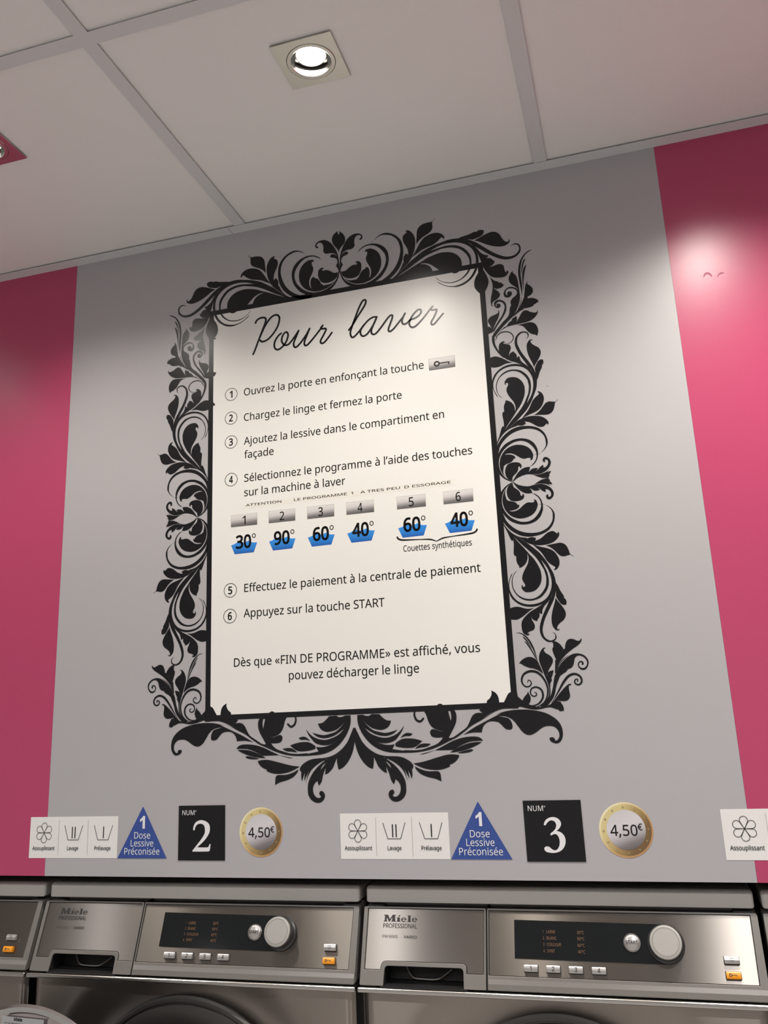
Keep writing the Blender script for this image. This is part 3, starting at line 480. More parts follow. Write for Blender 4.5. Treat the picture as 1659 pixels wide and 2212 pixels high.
    'g': (493, '221,438 261,434 297,422 329,402 355,373 359,373 369,430 425,430 425,-19 415,-83 390,-132 357,-162 303,-185 245,-192 155,-187 110,-177 78,-165 78,-100 133,-121 200,-133 258,-133 302,-118 330,-95 347,-63 355,-24 358,57 318,19 270,-2 205,-7 175,-3 147,7 111,29 91,51 74,76 52,138 45,194 46,253 56,306 74,351 91,377 122,408 147,423 189,435|230,379 203,375 179,366 159,351 143,330 130,303 122,271 117,198 128,131 152,84 174,65 191,56 238,50 273,54 297,62 317,75 332,92 344,115 351,142 356,226 348,293 326,340 312,354 290,368 262,376'),
    'h': (496, '139,431 135,370 140,370 166,401 191,418 226,431 263,437 312,434 353,424 386,405 405,383 422,347 430,301 431,0 361,0 361,275 357,313 346,342 327,362 300,374 265,379 229,376 201,367 179,353 159,327 146,293 139,242 139,0 68,0 68,609 139,609'),
    'i': (207, '139,430 139,0 68,0 68,430|104,591 122,587 135,578 143,563 145,546 143,530 135,515 122,505 104,501 85,505 72,515 66,526 63,546 64,563 72,578 85,587'),
    'j': (207, '18,-192 -15,-190 -44,-183 -44,-126 -6,-133 28,-132 51,-120 64,-100 68,-67 68,430 139,430 139,-64 136,-101 120,-144 97,-171 63,-187|63,546 64,563 72,578 85,587 104,591 122,587 135,578 143,563 145,546 143,530 135,515 122,505 104,501 85,505 72,515 66,526'),
    'l': (207, '139,0 68,0 68,609 139,609'),
    'm': (750, '540,438 592,432 633,414 662,384 676,352 684,296 685,0 615,0 615,277 612,313 601,342 584,362 560,374 528,379 493,375 458,361 438,342 421,308 412,251 411,0 342,0 342,277 338,313 328,342 310,362 286,374 253,379 222,376 196,367 176,353 157,327 146,294 139,243 139,0 68,0 68,430 125,430 136,371 140,371 169,406 207,427 256,438 312,433 342,424 362,412 383,392 398,366 402,366 427,398 453,416 491,431'),
    'n': (496, '275,438 331,432 374,414 405,384 421,352 430,296 431,0 361,0 361,275 357,313 346,342 327,362 300,374 265,379 226,375 204,368 179,353 161,330 146,289 140,252 139,0 68,0 68,430 125,430 136,371 140,371 163,399 193,419 232,433'),
    'o': (485, '442,216 438,165 428,121 411,82 388,51 359,25 324,7 285,-4 233,-8 185,-1 149,13 117,34 90,63 69,97 54,138 45,185 44,230 48,269 60,316 79,355 105,387 137,412 166,425 208,436 255,438 299,431 328,421 364,400 393,372 417,336 429,305 440,257|117,216 122,160 136,114 161,79 190,60 234,51 268,52 289,58 325,79 339,95 353,121 362,151 368,196 368,245 362,280 352,310 338,335 319,355 296,369 259,378 217,377 185,368 160,351 141,326 128,295 120,258'),
    'p': (493, '273,438 318,433 369,411 401,383 425,344 441,296 449,237 447,174 435,114 417,74 388,35 357,12 313,-4 259,-8 213,1 177,18 139,55 134,55 139,-10 139,-192 68,-192 68,430 126,430 136,371 139,371 166,402 194,421 229,434|260,379 207,370 185,359 167,342 154,319 145,291 139,216 146,141 155,112 169,88 188,70 206,60 235,52 261,51 284,52 310,61 326,72 344,92 358,117 368,146 376,217 374,258 366,294 342,343 311,367 293,375'),
    'q': (493, '354,-9 358,58 354,58 321,23 289,4 248,-6 204,-7 161,1 124,19 93,48 68,86 56,117 46,172 45,243 52,294 67,338 87,373 114,402 146,422 201,437 267,433 310,415 358,371 369,430 425,430 425,-192 354,-192|233,51 265,53 292,61 309,70 327,87 340,109 349,137 355,213 353,259 345,297 333,328 322,345 299,364 280,373 231,379 209,377 181,368 165,357 145,334 124,281 117,213 124,145 146,93 158,78 182,61 200,54'),
    'r': (331, '269,438 319,433 310,368 264,374 226,367 191,348 164,318 147,283 139,242 139,0 68,0 68,430 126,430 134,351 137,351 163,387 195,416 229,432'),
    's': (384, '348,119 343,80 327,49 302,24 260,4 207,-7 142,-7 86,2 42,19 42,83 126,54 163,49 208,50 232,55 256,66 274,86 280,107 276,133 255,157 224,175 103,228 76,245 57,266 43,298 41,335 52,372 69,395 115,423 149,433 188,438 269,432 339,409 315,353 234,377 166,378 141,371 123,360 112,346 108,325 117,300 136,283 270,224 314,197 341,161'),
    't': (289, '212,50 272,59 272,5 215,-7 161,-4 132,6 107,24 88,50 78,79 74,125 74,375 13,375 13,409 75,437 103,528 144,528 144,430 269,430 269,375 144,375 144,127 147,99 156,77 171,62 190,53'),
    'u': (496, '427,430 427,0 370,0 359,57 333,29 312,15 284,2 253,-6 210,-8 173,-4 141,5 114,20 93,40 81,59 70,90 65,117 63,430 135,430 135,153 138,116 150,87 168,67 195,55 230,51 265,53 294,62 316,76 337,102 349,136 356,187 357,430'),
    'v': (407, '163,0 0,430 75,430 175,154 201,63 204,63 241,176 332,430 407,430 244,0'),
    'y': (409, '1,430 76,430 177,164 205,68 209,68 245,186 333,430 409,430 207,-97 184,-135 160,-161 126,-182 91,-191 49,-192 9,-186 9,-130 70,-134 92,-129 113,-117 142,-80 174,-2'),
    'z': (377, '346,0 31,0 31,47 262,375 45,375 45,430 340,430 340,377 112,55 346,55'),
    '«': (408, '32,217 167,378 217,349 105,212 217,75 167,45 32,206|191,217 327,378 377,349 265,212 377,75 327,45 191,206'),
    '°': (343, '172,334 123,342 99,353 79,369 63,388 52,411 44,457 52,504 63,527 79,546 98,562 122,573 172,581 220,573 244,562 264,546 280,527 291,504 299,457 291,411 280,388 264,369 244,353 220,342|172,382 200,385 225,399 240,421 247,457 242,489 228,513 205,529 172,534 138,529 119,517 103,494 96,457 103,421 119,399 144,385'),
    '»': (408, '376,206 240,45 190,75 302,212 190,349 240,378 376,217|217,206 81,45 31,75 144,212 31,349 81,378 217,217'),
    'à': (450, '231,437 287,432 331,415 361,387 376,358 385,307 385,0 334,0 320,61 317,61 279,22 244,2 193,-7 136,-5 103,6 80,19 58,42 46,66 37,111 41,155 55,186 87,219 123,237 168,249 223,256 316,259 315,305 308,337 293,359 271,373 235,380 194,378 157,368 106,347 84,400 158,428|252,208 173,197 147,186 130,172 115,148 110,119 115,87 128,69 163,52 210,50 256,64 286,85 302,108 312,137 315,210|205,614 241,553 282,496 282,486 235,486 168,549 121,606 121,614'),
    'ç': (385, '241,-8 197,-4 157,7 122,26 93,52 69,87 53,131 45,183 44,228 48,271 61,321 76,351 102,385 133,410 171,426 212,436 258,438 309,431 358,415 337,356 287,371 248,376 212,373 178,361 157,345 137,317 124,280 118,234 119,175 128,133 148,94 172,71 209,56 254,53 302,60 351,78 351,15 298,-3|306,-111 304,-133 296,-151 282,-167 264,-179 210,-192 148,-188 148,-144 186,-148 220,-146 240,-137 248,-124 247,-102 236,-87 210,-76 176,-69 211,0 257,0 237,-43 265,-52 289,-67 302,-86'),
    'è': (452, '234,438 276,434 313,422 344,403 376,370 394,337 406,299 411,255 411,201 117,201 121,161 131,126 148,98 170,77 207,58 242,53 300,55 346,65 392,82 392,20 327,-1 276,-7 227,-7 183,1 143,17 109,41 81,72 61,112 51,146 44,198 48,265 59,312 78,352 103,385 143,416 191,433|233,380 188,372 154,348 130,309 119,257 338,257 330,310 309,350 277,372|209,614 244,553 285,496 285,486 238,486 171,549 124,606 124,614'),
    'é': (452, '234,438 276,434 313,422 344,403 376,370 394,337 406,299 411,255 411,201 117,201 121,161 131,126 148,98 170,77 207,58 242,53 300,55 346,65 392,82 392,20 327,-1 276,-7 227,-7 183,1 143,17 109,41 81,72 61,112 51,146 44,198 48,265 59,312 78,352 103,385 143,416 191,433|233,380 188,372 154,348 130,309 119,257 338,257 330,310 309,350 277,372|347,606 296,546 233,486 186,486 186,496 229,557 262,614 347,614'),
    '’': (140, '131,564 103,477 62,376 10,376 50,573 125,573'),
    '€': (459, '305,580 380,571 415,560 448,543 419,485 366,508 323,517 282,517 240,505 210,484 186,454 166,414 153,365 349,365 349,313 148,313 147,263 148,249 325,249 325,197 154,197 166,156 180,127 202,97 223,79 263,61 311,55 368,61 431,80 431,18 370,-2 315,-8 270,-6 236,1 206,12 179,28 148,54 117,97 99,138 83,197 18,197 18,249 76,249 76,313 18,313 18,365 82,365 97,426 115,469 146,514 177,542 204,558 235,570'),
    ' ': (209, ''),
}

# ================================================================== STRUCTURE
X0, X1, Y1 = ROOM
# wall with its three printed boards
wall_back = structure(box('wall_back', X0, X1, 0.016, 0.86, 0.004, ZC + 0.30, M['dark']))
for nm, a, b, mk in (('wall_panel', X0, GREY0 - 0.0002, 'pink'), ('wall_panel', GREY0, GREY1, 'grey'), ('wall_panel', GREY1 + 0.0002, X1, 'pink')):
    o = box(nm, a, b, 0.0, 0.016, 0.0, ZC + 0.05, M[mk], wall_back)
    o['label'] = {'pink': 'raspberry pink laminate wall panel', 'grey': 'pale grey laminate wall panel'}[mk]
# small scuffs on the right-hand pink panel and a nick in the grey one
for pts in ([(0.8385, 0.9515, .0015), (0.8405, 0.9555, .003), (0.845, 0.957, .0035), (0.849, 0.954, .003), (0.851, 0.9495, .0015)],
            [(0.8600, 0.9470, .001), (0.8615, 0.9505, .002), (0.8655, 0.953, .003), (0.870, 0.9525, .002)]):
    link_mesh('scuff_mark', stroke_mesh('scuff_mark', [pts], on_wall(0.0002)), M['smudge'], wall_back)
link_mesh('scratch_mark', stroke_mesh('scratch_mark', [[(0.5595, 0.7955, .0004), (0.5612, 0.7950, .0011), (0.563, 0.7942, .0004)]], on_wall(0.0002)), M['scratch'], wall_back)

# niche behind and under the board, in which the machines stand
structure(box('wall_niche', X0, X1, 0.86, 0.90, ZF, ZC, M['dark']))
floor = structure(box('floor', X0, X1, Y1, 0.90, ZF - 0.05, ZF, M['floor']))
structure(box('trim_1', X0 + 0.001, X1 - 0.001, 0.02, 0.85, ZF, ZF + 0.198, M['dark']))     # plinth under the machines
structure(box('wall_left', X0 - 0.05, X0, Y1, 0.90, ZF, ZC + 0.3, M['room']))
structure(box('wall_right', X1, X1 + 0.05, Y1, 0.90, ZF, ZC + 0.3, M['room']))
wf = structure(box('wall_front', X0, X1, Y1 - 0.05, Y1, ZF, ZC + 0.3, M['room']))

# suspended ceiling: slab above, metal grid, one object per tile
ceiling = structure(box('ceiling', X0, X1, Y1, 0.016, ZC + 0.15, ZC + 0.20, M['dark']))
RW = 0.0235
def rail_x(xr, y0, y1):      # a rail running away from the wall, right edge at xr
    b = box_bm(xr - RW, xr, y0, y1, ZC, ZC + 0.0006)
    b2 = box_bm(xr - RW / 2 - 0.001, xr - RW / 2 + 0.001, y0, y1, ZC + 0.0006, ZC + 0.035)
    me = bpy.data.meshes.new('t'); b2.to_mesh(me); b.from_mesh(me); b2.free(); bpy.data.meshes.remove(me)
    bm_obj('ceiling_rail', b, M['rail'], ceiling)
xs = [0.0005 + 0.6 * k for k in range(-4, 6)]
ys = [-0.5338 - 0.6 * k for k in range(0, 5)]
gaps_y = [(-0.0255, ys[0])] + [(ys[i] - RW, ys[i + 1]) for i in range(4)]
for y in ys:
    box('ceiling_rail', X0, X1, y - RW, y, ZC, ZC + 0.0006, M['rail'], ceiling)
for x in xs:
    for (a, b) in gaps_y: rail_x(x, b, a)
# wall angle in two lengths, the butt joint a little left of the first rail
box('wall_angle', X0, -0.0385, -0.0250, 0.0, ZC - 0.0008, ZC, M['rail'], ceiling, 0.0002, 1)
box('wall_angle', -0.0378, X1, -0.0250, 0.0, ZC - 0.0008, ZC, M['rail'], ceiling, 0.0002, 1)
rnd = random.Random(4)
LAMPS = [(-0.917, -0.393), (-0.314, -0.393), (0.2832, -0.397), (0.883, -0.395), (1.483, -0.395)]
HOLE = 0.040
def tile(x0, x1, y0, y1, hole=None, lift=0.0):
    zb = ZC + 0.0034 + lift
    ol = [rect(x0, x1, y0, y1)]
    if hole: ol.append(circle(hole[0], hole[1], HOLE, n=40))
    me = fill_mesh('ceiling_tile', ol, lambda x, y, h: (x, y, zb + h), thick=0.012)
    link_mesh('ceiling_tile', me, M['tile'], ceiling)
tx = [(X0, xs[0] - RW)] + [(xs[i], xs[i + 1] - RW) for i in range(len(xs) - 1)] + [(xs[-1], X1)]
for (a, b) in tx:
    for j, (t, u) in enumerate(gaps_y + [(ys[-1] - RW, Y1)]):
        if b - a < 0.03: continue
        h = None
        if j == 0:
            for l in LAMPS:
                if a < l[0] < b: h = l
        tile(a - 0.009, b + 0.009, u - 0.009, t + 0.009, h, rnd.uniform(0, 0.0006))

# ================================================================== DOWNLIGHTS
def downlight(x, y, label, power=1.0, group='recessed ceiling spotlights above the wall panel'):
    zb = ZC - 0.0006
    root = empty('downlight', (x, y, zb), label, 'ceiling light', group)
    S = 0.048
    me = fill_mesh('bezel', [rect(-S, S, -S, S), circle(0, 0, 0.0376, n=56)], lambda a, b, h: (a, b, h), thick=0.0014, bevel=0.0003)
    link_mesh('bezel', me, M['nickel'], root)
    bm_obj('swivel_ring', lathe_bm([(0.0372, 0.004), (0.0372, 0.0002), (0.0366, -0.0006), (0.0318, -0.0008), (0.0306, 0.0004), (0.0300, 0.006)], 64, 'Z'), M['nickel'], root, True)
    rf = bm_obj('reflector', lathe_bm([(0.0302, 0.001), (0.0296, 0.008), (0.0275, 0.018), (0.0262, 0.024)], 64, 'Z'), M['chrome'], root, True)
    lens = bm_obj('lens', lathe_bm([(0.0, 0.0080), (0.010, 0.0084), (0.017, 0.0098), (0.0205, 0.012), (0.0215, 0.015)], 48, 'Z'), M['glow'], root, True)
    bm_obj('lamp_rim', lathe_bm([(0.0215, 0.015), (0.0222, 0.012), (0.0238, 0.012), (0.0242, 0.020)], 48, 'Z'), M['chrome'], root, True)
    bm_obj('housing', lathe_bm([(0.0385, 0.004), (0.0385, 0.06), (0.0, 0.06)], 40, 'Z'), M['dark'], root)
    d = bpy.data.lights.new('spot_beam', 'SPOT'); d.energy = LAMP_POWER * power; d.color = LAMP_COLOUR
    d.spot_size = LAMP_SIZE; d.spot_blend = 1.0; d.shadow_soft_size = 0.024
    l = bpy.data.objects.new('spot_beam', d); COL.objects.link(l); l.parent = root; l.location = (0, 0, -0.004)
    l.rotation_euler = (math.radians(LAMP_TILT), 0, 0)
    return root
LAMP_TILT = 8
names = ['square recessed spotlight second to the left outside the frame', 'square recessed spotlight cut off by the left edge of the photo',
         'square nickel recessed spotlight lit in the ceiling tile above the poster', 'square recessed spotlight above the right pink panel',
         'square recessed spotlight furthest to the right']
for (x, y), nm, pw_ in zip(LAMPS, names, (0.75, 0.8, 0.95, 1.6, 1.6)): downlight(x, y, nm, pw_)
# two rows further out in the room, behind the camera
for i, yy in enumerate((-1.45, -2.65)):
    for j, xx in enumerate((-1.52, -0.32, 0.88, 2.08)):
        r = downlight(xx, yy, 'square recessed spotlight further out in the room, row %s, %s' % (('near', 'far')[i], ('far left', 'centre left', 'centre right', 'far right')[j]), 1.0, 'spotlights further out in the room')
        r.location.z = ZC - 0.002
        for c in r.children:
            if c.type == 'LIGHT': c.data.energy = ROOM_POWER; c.data.color = ROOM_COLOUR; c.data.spot_size = math.radians(136); c.data.shadow_soft_size = 0.03; c.rotation_euler = (0, 0, 0)
            if c.name.startswith('housing') or c.name.startswith('reflector'): bpy.data.objects.remove(c)

# ================================================================== POSTER
LP = 0.00022
poster = empty('instruction_poster', (MID, 0, 0.63), 'white wash instruction poster with black floral scroll frame on the grey panel', 'poster')
POFF = Vector((-MID, 0, -0.63))
lift_n = [0]
def pw(lift):
    return lambda x, z, h: (x + POFF.x, -lift - h, z + POFF.z)
def nxt():
    lift_n[0] += 1
    return LP + 0.0000008 * lift_n[0]
link_mesh('white_sheet', fill_mesh('white_sheet', [rect(PLI - 0.004, PRI + 0.004, PBI - 0.004, PTI + 0.004)], pw(0.00005), thick=0.0002), M['sheet'], poster)
for r in ((PLO, PLI, PBO, PTO), (PRI, PRO, PBO, PTO), (PLO, PRO, PTI, PTO), (PLO, PRO, PBO, PBI)):
    link_mesh('frame_bar', fill_mesh('frame_bar', [rect(*r)], pw(nxt()), thick=0.00006), M['black'], poster)

def mirror_x(p): return (2 * MID - p[0], p[1])
CZ = 0.6308
def mirror_z(p): return (p[0], 2 * CZ - p[1])
def to_top(p):
    u, v = p[1], p[0]
    return (1.23509 * u + 0.26919 * v - 0.72155, 1.23509 * v - 0.26919 * u + 0.65695)
def both(f): return [f, lambda p: mirror_x(f(p))]
ident = lambda p: p
def emit_group(g, transforms):
    for kind, nm, data in ORNAMENT[g]:
        sps = parse(data, kind)
        base = fill_mesh(nm, [catmull(s) for s in sps], lambda x, z, h: (x, h, z), thick=0.00004) if kind == 'f' else None
        for f in transforms:
            if kind == 'f':
                me = base.copy(); pl = pw(nxt())
                for v in me.vertices:
                    q = f((v.co.x, v.co.z)); v.co = pl(q[0], q[1], v.co.y)
            else:
                s = sps[0]
                k = math.hypot(*(Vector(f((1, 0))) - Vector(f((0, 0)))))
                me = stroke_mesh(nm, [[(*f((a, b)), w * k) for a, b, w in s]], pw(nxt() + 0.00005))
            link_mesh(nm, me, M['black'], poster)
emit_group('motif', both(ident) + both(mirror_z) + both(to_top))
emit_group('lotus', both(ident) + both(mirror_z))
emit_group('upper', both(ident))
emit_group('lower', both(ident))
emit_group('swag', both(ident))
_fl = ORNAMENT['flower']
ORNAMENT['flower'] = _fl[:1]; emit_group('flower', [ident])
ORNAMENT['flower'] = _fl[1:]; emit_group('flower', both(ident))

for pts in ([(-0.0800, 0.9240, 1), (-0.0776, 0.9212, 0), (-0.0731, 0.9199, 1), (-0.0741, 0.9166, 0), (-0.0764, 0.9133, 0), (-0.0800, 0.9120, 1)],
            [(-0.0800, 0.8590, 1), (-0.0780, 0.8569, 0), (-0.0753, 0.8536, 0), (-0.0755, 0.8503, 1), (-0.0775, 0.8515, 0), (-0.0800, 0.8490, 1)],
            [(-0.0800, 0.9950, 1), (-0.0780, 0.9938, 0), (-0.0765, 0.9940, 0), (-0.0741, 0.9928, 1), (-0.0753, 0.9906, 0), (-0.0783, 0.9912, 0), (-0.0800, 0.9900, 1)]):
    link_mesh('leaf', fill_mesh('leaf', [catmull(pts)], pw(nxt()), thick=0.00004), M['black'], poster)
LT = 0.00042
tx_ = pw(LT)
title = [[(a, c, w * 1.38) for a, c, w in parse(d, 's')[0]] for k, n, d in ORNAMENT['title']]
link_mesh('title', stroke_mesh('title', title, tx_), M['ink'], poster)
CAP = 0.0148
for s, x0, x1, z in (("Ouvrez la porte en enfonçant la touche", -0.0135, 0.344, 0.8622), ("Chargez le linge et fermez la porte", -0.0137, 0.2998, 0.8104),
                     ("Ajoutez la lessive dans le compartiment en", -0.0138, 0.3759, 0.7626), ("façade", -0.0131, 0.0470, 0.7353),
                     ("Sélectionnez le programme à l’aide des touches", -0.0131, 0.4218, 0.6892), ("sur la machine à laver", -0.0132, 0.1866, 0.6612),
                     ("Effectuez le paiement à la centrale de paiement", -0.0132, 0.4217, 0.4812), ("Appuyez sur la touche START", -0.0146, 0.2509, 0.4355),
                     ("Dès que «FIN DE PROGRAMME» est affiché, vous", -0.0335, 0.4113, 0.3487), ("pouvez décharger le linge", 0.0717, 0.3059, 0.3208)):
    text_obj('instruction_text', s, x0, x1, z, M['ink'], poster, tx_, cap=CAP, bold=4.5)
text_obj('caption', "Couettes synthétiques", 0.2892, 0.4098, 0.5278, M['ink'], poster, tx_, cap=0.0108, bold=5)
for d, (cx, cz) in zip('123456', ((-0.0406, 0.8690), (-0.0408, 0.8203), (-0.0406, 0.7718), (-0.0402, 0.6969), (-0.0411, 0.4866), (-0.0417, 0.4396))):
    me = fill_mesh('number_badge', [circle(cx, cz, 0.0131), circle(cx, cz, 0.01205)], tx_)
    b = link_mesh('number_badge', me, M['ink'], poster)
    w = 0.0036 if d != '1' else 0.0026
    text_obj('digit', d, cx - w - 0.0003, cx + w - 0.0003, cz - 0.0067, M['ink'], b, tx_, cap=0.0134, bold=22)
# stuck-on strip about spinning
link_mesh('notice_strip', fill_mesh('notice_strip', [[(-0.0174, 0.6376), (0.389, 0.6376), (0.3885, 0.6482), (0.0, 0.6482), (-0.0141, 0.6476)]], pw(0.0003), thick=0.00005), M['tape'], poster)
for s, x0, x1 in (("ATTENTION", -0.0101, 0.0615), ("LE PROGRAMME", 0.0865, 0.1886), ("1", 0.1971, 0.2005), ("A TRES PEU", 0.2145, 0.2882), ("D ESSORAGE", 0.2967, 0.3798)):
    text_obj('notice_text', s, x0, x1, 0.6411, M['ink'], poster, tx_, cap=0.0046, bold=9)
# the six programme keys with their wash tubs
BX = [(-0.0400, 0.0126), (0.0362, 0.0882), (0.1120, 0.1635), (0.1871, 0.2387), (0.2814, 0.3335), (0.3655, 0.4178)]
for i, ((a, b), deg) in enumerate(zip(BX, ('30°', '90°', '60°', '40°', '60°', '40°'))):
    k = link_mesh('programme_key', fill_mesh('programme_key', [rect(a, b, 0.6046, 0.6268)], pw(0.0003), thick=0.00005), M['btn_print'], poster)
    link_mesh('key_outline', fill_mesh('key_outline', [rect(a - 0.0003, b + 0.0003, 0.6043, 0.6271), rect(a, b, 0.6046, 0.6268)], tx_), M['badge_grey'], k)
    c = (a + b) / 2; w = 0.0043 if i else 0.003
    text_obj('digit', str(i + 1), c - w, c + w, 0.6078, M['ink'], k, tx_, cap=0.0158, bold=8)
    top = [(a, 0.5703, 1), (a + 0.006, 0.5716, 0), (a + 0.012, 0.5745, 0), (a + 0.016, 0.5762, 0), (a + 0.021, 0.5748, 0), (a + 0.026, 0.5732, 0), (a + 0.032, 0.5748, 0), (a + 0.036, 0.5756, 0), (a + 0.042, 0.5722, 0), (b, 0.5711, 1), (b - 0.0068, 0.5532, 1), (a + 0.0075, 0.5527, 1)]
    t = link_mesh('wash_tub', fill_mesh('wash_tub', [catmull(top)], pw(0.0003), thick=0.00005), M['tub_print'], poster)
    text_obj('digit', deg[:2], a + 0.0106, a + 0.0398, 0.5632, M['ink'], t, tx_, cap=0.0236, bold=24)
    link_mesh('digit', fill_mesh('digit', [circle(a + 0.0461, 0.5842, 0.0039, 0.0044, 28), circle(a + 0.0461, 0.5842, 0.0024, 0.0029, 28)], tx_), M['ink'], t)
brace = [(0.2792, 0.5545, .003), (0.2800, 0.5525, .003), (0.284, 0.5497, .003), (0.292, 0.5482, .0028), (0.320, 0.5466, .0016), (0.338, 0.5450, .0026), (0.3485, 0.5408, .0014)]
br2 = [(0.4205, 0.5545, .003), (0.4197, 0.5525, .003), (0.4155, 0.5497, .003), (0.4075, 0.5482, .0028), (0.378, 0.5466, .0016), (0.360, 0.5450, .0026), (0.3495, 0.5408, .0014)]
link_mesh('brace', stroke_mesh('brace', [brace, br2], tx_), M['ink'], poster)
# key pictogram after the first line
k = link_mesh('key_pictogram', fill_mesh('key_pictogram', [rect(0.3540, 0.4020, 0.8566, 0.8783)], pw(0.0003), thick=0.00005), M['btn_print'], poster)
link_mesh('key_outline', fill_mesh('key_outline', [rect(0.3537, 0.4023, 0.8563, 0.8786), rect(0.3540, 0.4020, 0.8566, 0.8783)], tx_), M['ink'], k)
def key_icon(cx, cz, s, m, parent, place, up=1):
    me = fill_mesh('key_icon', [circle(cx - 0.0093 * s, cz, 0.0056 * s, n=28), circle(cx - 0.0093 * s, cz, 0.0028 * s, n=28)], place)
    link_mesh('key_icon', me, m, parent)
    ol = [[(cx - 0.0043 * s, cz - 0.0007 * s * up), (cx + 0.0115 * s, cz - 0.0007 * s * up), (cx + 0.0115 * s, cz - 0.0040 * s * up), (cx + 0.0138 * s, cz - 0.0040 * s * up), (cx + 0.0138 * s, cz + 0.0014 * s * up), (cx - 0.0043 * s, cz + 0.0014 * s * up)]]
    link_mesh('key_icon', fill_mesh('key_icon', ol, place), m, parent)
key_icon(0.3780, 0.8674, 1.0, M['ink'], k, tx_)

# ================================================================== SMALL WALL SIGNS
SL = 0.0004
def options_sign(x, label):
    r = empty('wash_options_sign', (x, 0, 0.03), label, 'sign', 'white wash option stickers above the machines')
    def pl(l): return lambda a, b, h: (a, -l - h, b)
    sh = link_mesh('sticker_sheet', fill_mesh('sticker_sheet', [rect(0, 0.1824, 0.0, 0.0698)], pl(0.00005), thick=0.0003), M['sticker'], r)
    p = pl(SL + 0.0004)
    for cx in (0.0613, 0.1218):
        link_mesh('divider', fill_mesh('divider', [rect(cx - 0.0002, cx + 0.0002, 0.0047, 0.064)], p), M['badge_grey'], r)
    cx, cz = 0.0302, 0.0428
    for q in range(6):
        a = math.radians(90 + 60 * q); R = 0.0171; pts = []
        hw = 0.0056
        c0 = (cx + math.cos(a) * (R - hw), cz + math.sin(a) * (R - hw))
        pet = [(cx, cz, 0.0008)]
        for t in range(-4, 5):
            b_ = a + math.radians(t * 27)
            pet.append((c0[0] + math.cos(b_) * hw, c0[1] + math.sin(b_) * hw, 0.0008))
        pet.append((cx, cz, 0.0008))
        link_mesh('petal', stroke_mesh('petal', [pet[:2], pet[1:-1], pet[-2:]], p), M['ink'], r)
    for ox, bars in ((0.0733, (0.0166 - 0.0005, 0.0219)), (0.1346, (0.0192,))):
        link_mesh('tub_icon', stroke_mesh('tub_icon', [[(ox, 0.0548, .0009), (ox + 0.0077, 0.0306, .0009)], [(ox + 0.0077, 0.0306, .0009), (ox + 0.0291, 0.0306, .0009)], [(ox + 0.0291, 0.0306, .0009), (ox + 0.0374, 0.0548, .0009)]], p), M['ink'], r)
        for bx in bars:
            link_mesh('bar_icon', stroke_mesh('bar_icon', [[(ox + bx, 0.0338, .0018), (ox + bx, 0.0520, .0018)]], p), M['ink'], r)
    text_obj('lettering', 'Assouplissant', 0.0070, 0.0537, 0.0136, M['ink'], r, p, cap=0.0062, bold=10)
    text_obj('lettering', 'Lavage', 0.0800, 0.1030, 0.0136, M['ink'], r, p, cap=0.0062, bold=10)
    text_obj('lettering', 'Prélavage', 0.1362, 0.1690, 0.0136, M['ink'], r, p, cap=0.0062, bold=10)
options_sign(-0.4410, 'white wash options sticker lapping onto the left pink panel')
options_sign(0.1589, 'white wash options sticker below the middle of the poster')
options_sign(0.7505, 'white wash options sticker cut off by the right edge of the photo')

def dose_sign(x, label):
    r = empty('dose_sign', (x, 0, 0.03), label, 'sign', 'blue triangular detergent dose stickers')
    def pl(l): return lambda a, b, h: (a, -l - h, b)
    link_mesh('sticker_sheet', fill_mesh('sticker_sheet', [[(-0.0485, 0), (0.0485, 0), (0.0006, 0.0846), (-0.0006, 0.0846)]], pl(0.0004), thick=0.0002), M['blue'], r)
    p = pl(SL + 0.0006)
    ol = [[(-0.0052, 0.0640), (-0.0050, 0.0595), (0.0, 0.0630), (0.0, 0.0488), (0.0048, 0.0488), (0.0048, 0.0697), (0.0008, 0.0697), (-0.0012, 0.0666)]]
    link_mesh('digit', fill_mesh('digit', ol, p), M['white_ink'], r)
    for s, w, z, c in (('Dose', 0.0157, 0.0324, 0.0107), ('Lessive', 0.0224, 0.0196, 0.0107), ('Préconisée', 0.0346, 0.0062, 0.0107)):
        text_obj('lettering', s, -w - 0.0001, w - 0.0001, z, M['white_ink'], r, p, cap=c)
dose_sign(-0.2089, 'blue triangular dose sticker left of the black number two sign')
dose_sign(0.3907, 'blue triangular dose sticker left of the black number three sign')

def number_sign(x, digit, label):
    r = empty('number_sign', (x, 0, 0.027), label, 'sign', 'black square machine number signs')
    def pl(l): return lambda a, b, h: (a, -l - h, b)
    link_mesh('sign_plate', fill_mesh('sign_plate', [rect(0, 0.0887, 0, 0.0887)], pl(0.00005), thick=0.0008), M['black'], r)
    p = pl(SL + 0.0006)
    text_obj('lettering', 'NUM', 0.0071, 0.0305, 0.0733, M['white_ink'], r, p, cap=0.0080)
    link_mesh('lettering', fill_mesh('lettering', [circle(0.0330, 0.0797, 0.0012, n=20), circle(0.0330, 0.0797, 0.0008, n=20)], p), M['white_ink'], r)
    dat = [d for k_, n_, d in ORNAMENT['numeral'] if n_ == digit][0]
    ox = {'two': -0.1382, 'three': 0.4619}[digit]
    ol = [[(a - ox, b - 0.027) for a, b in catmull(s)] for s in parse(dat, 'f')]
    link_mesh('numeral', fill_mesh('numeral', ol, p), M['white_ink'], r)
number_sign(-0.1382, 'two', 'black square sign with white numeral two')
number_sign(0.4619, 'three', 'black square sign with white numeral three')

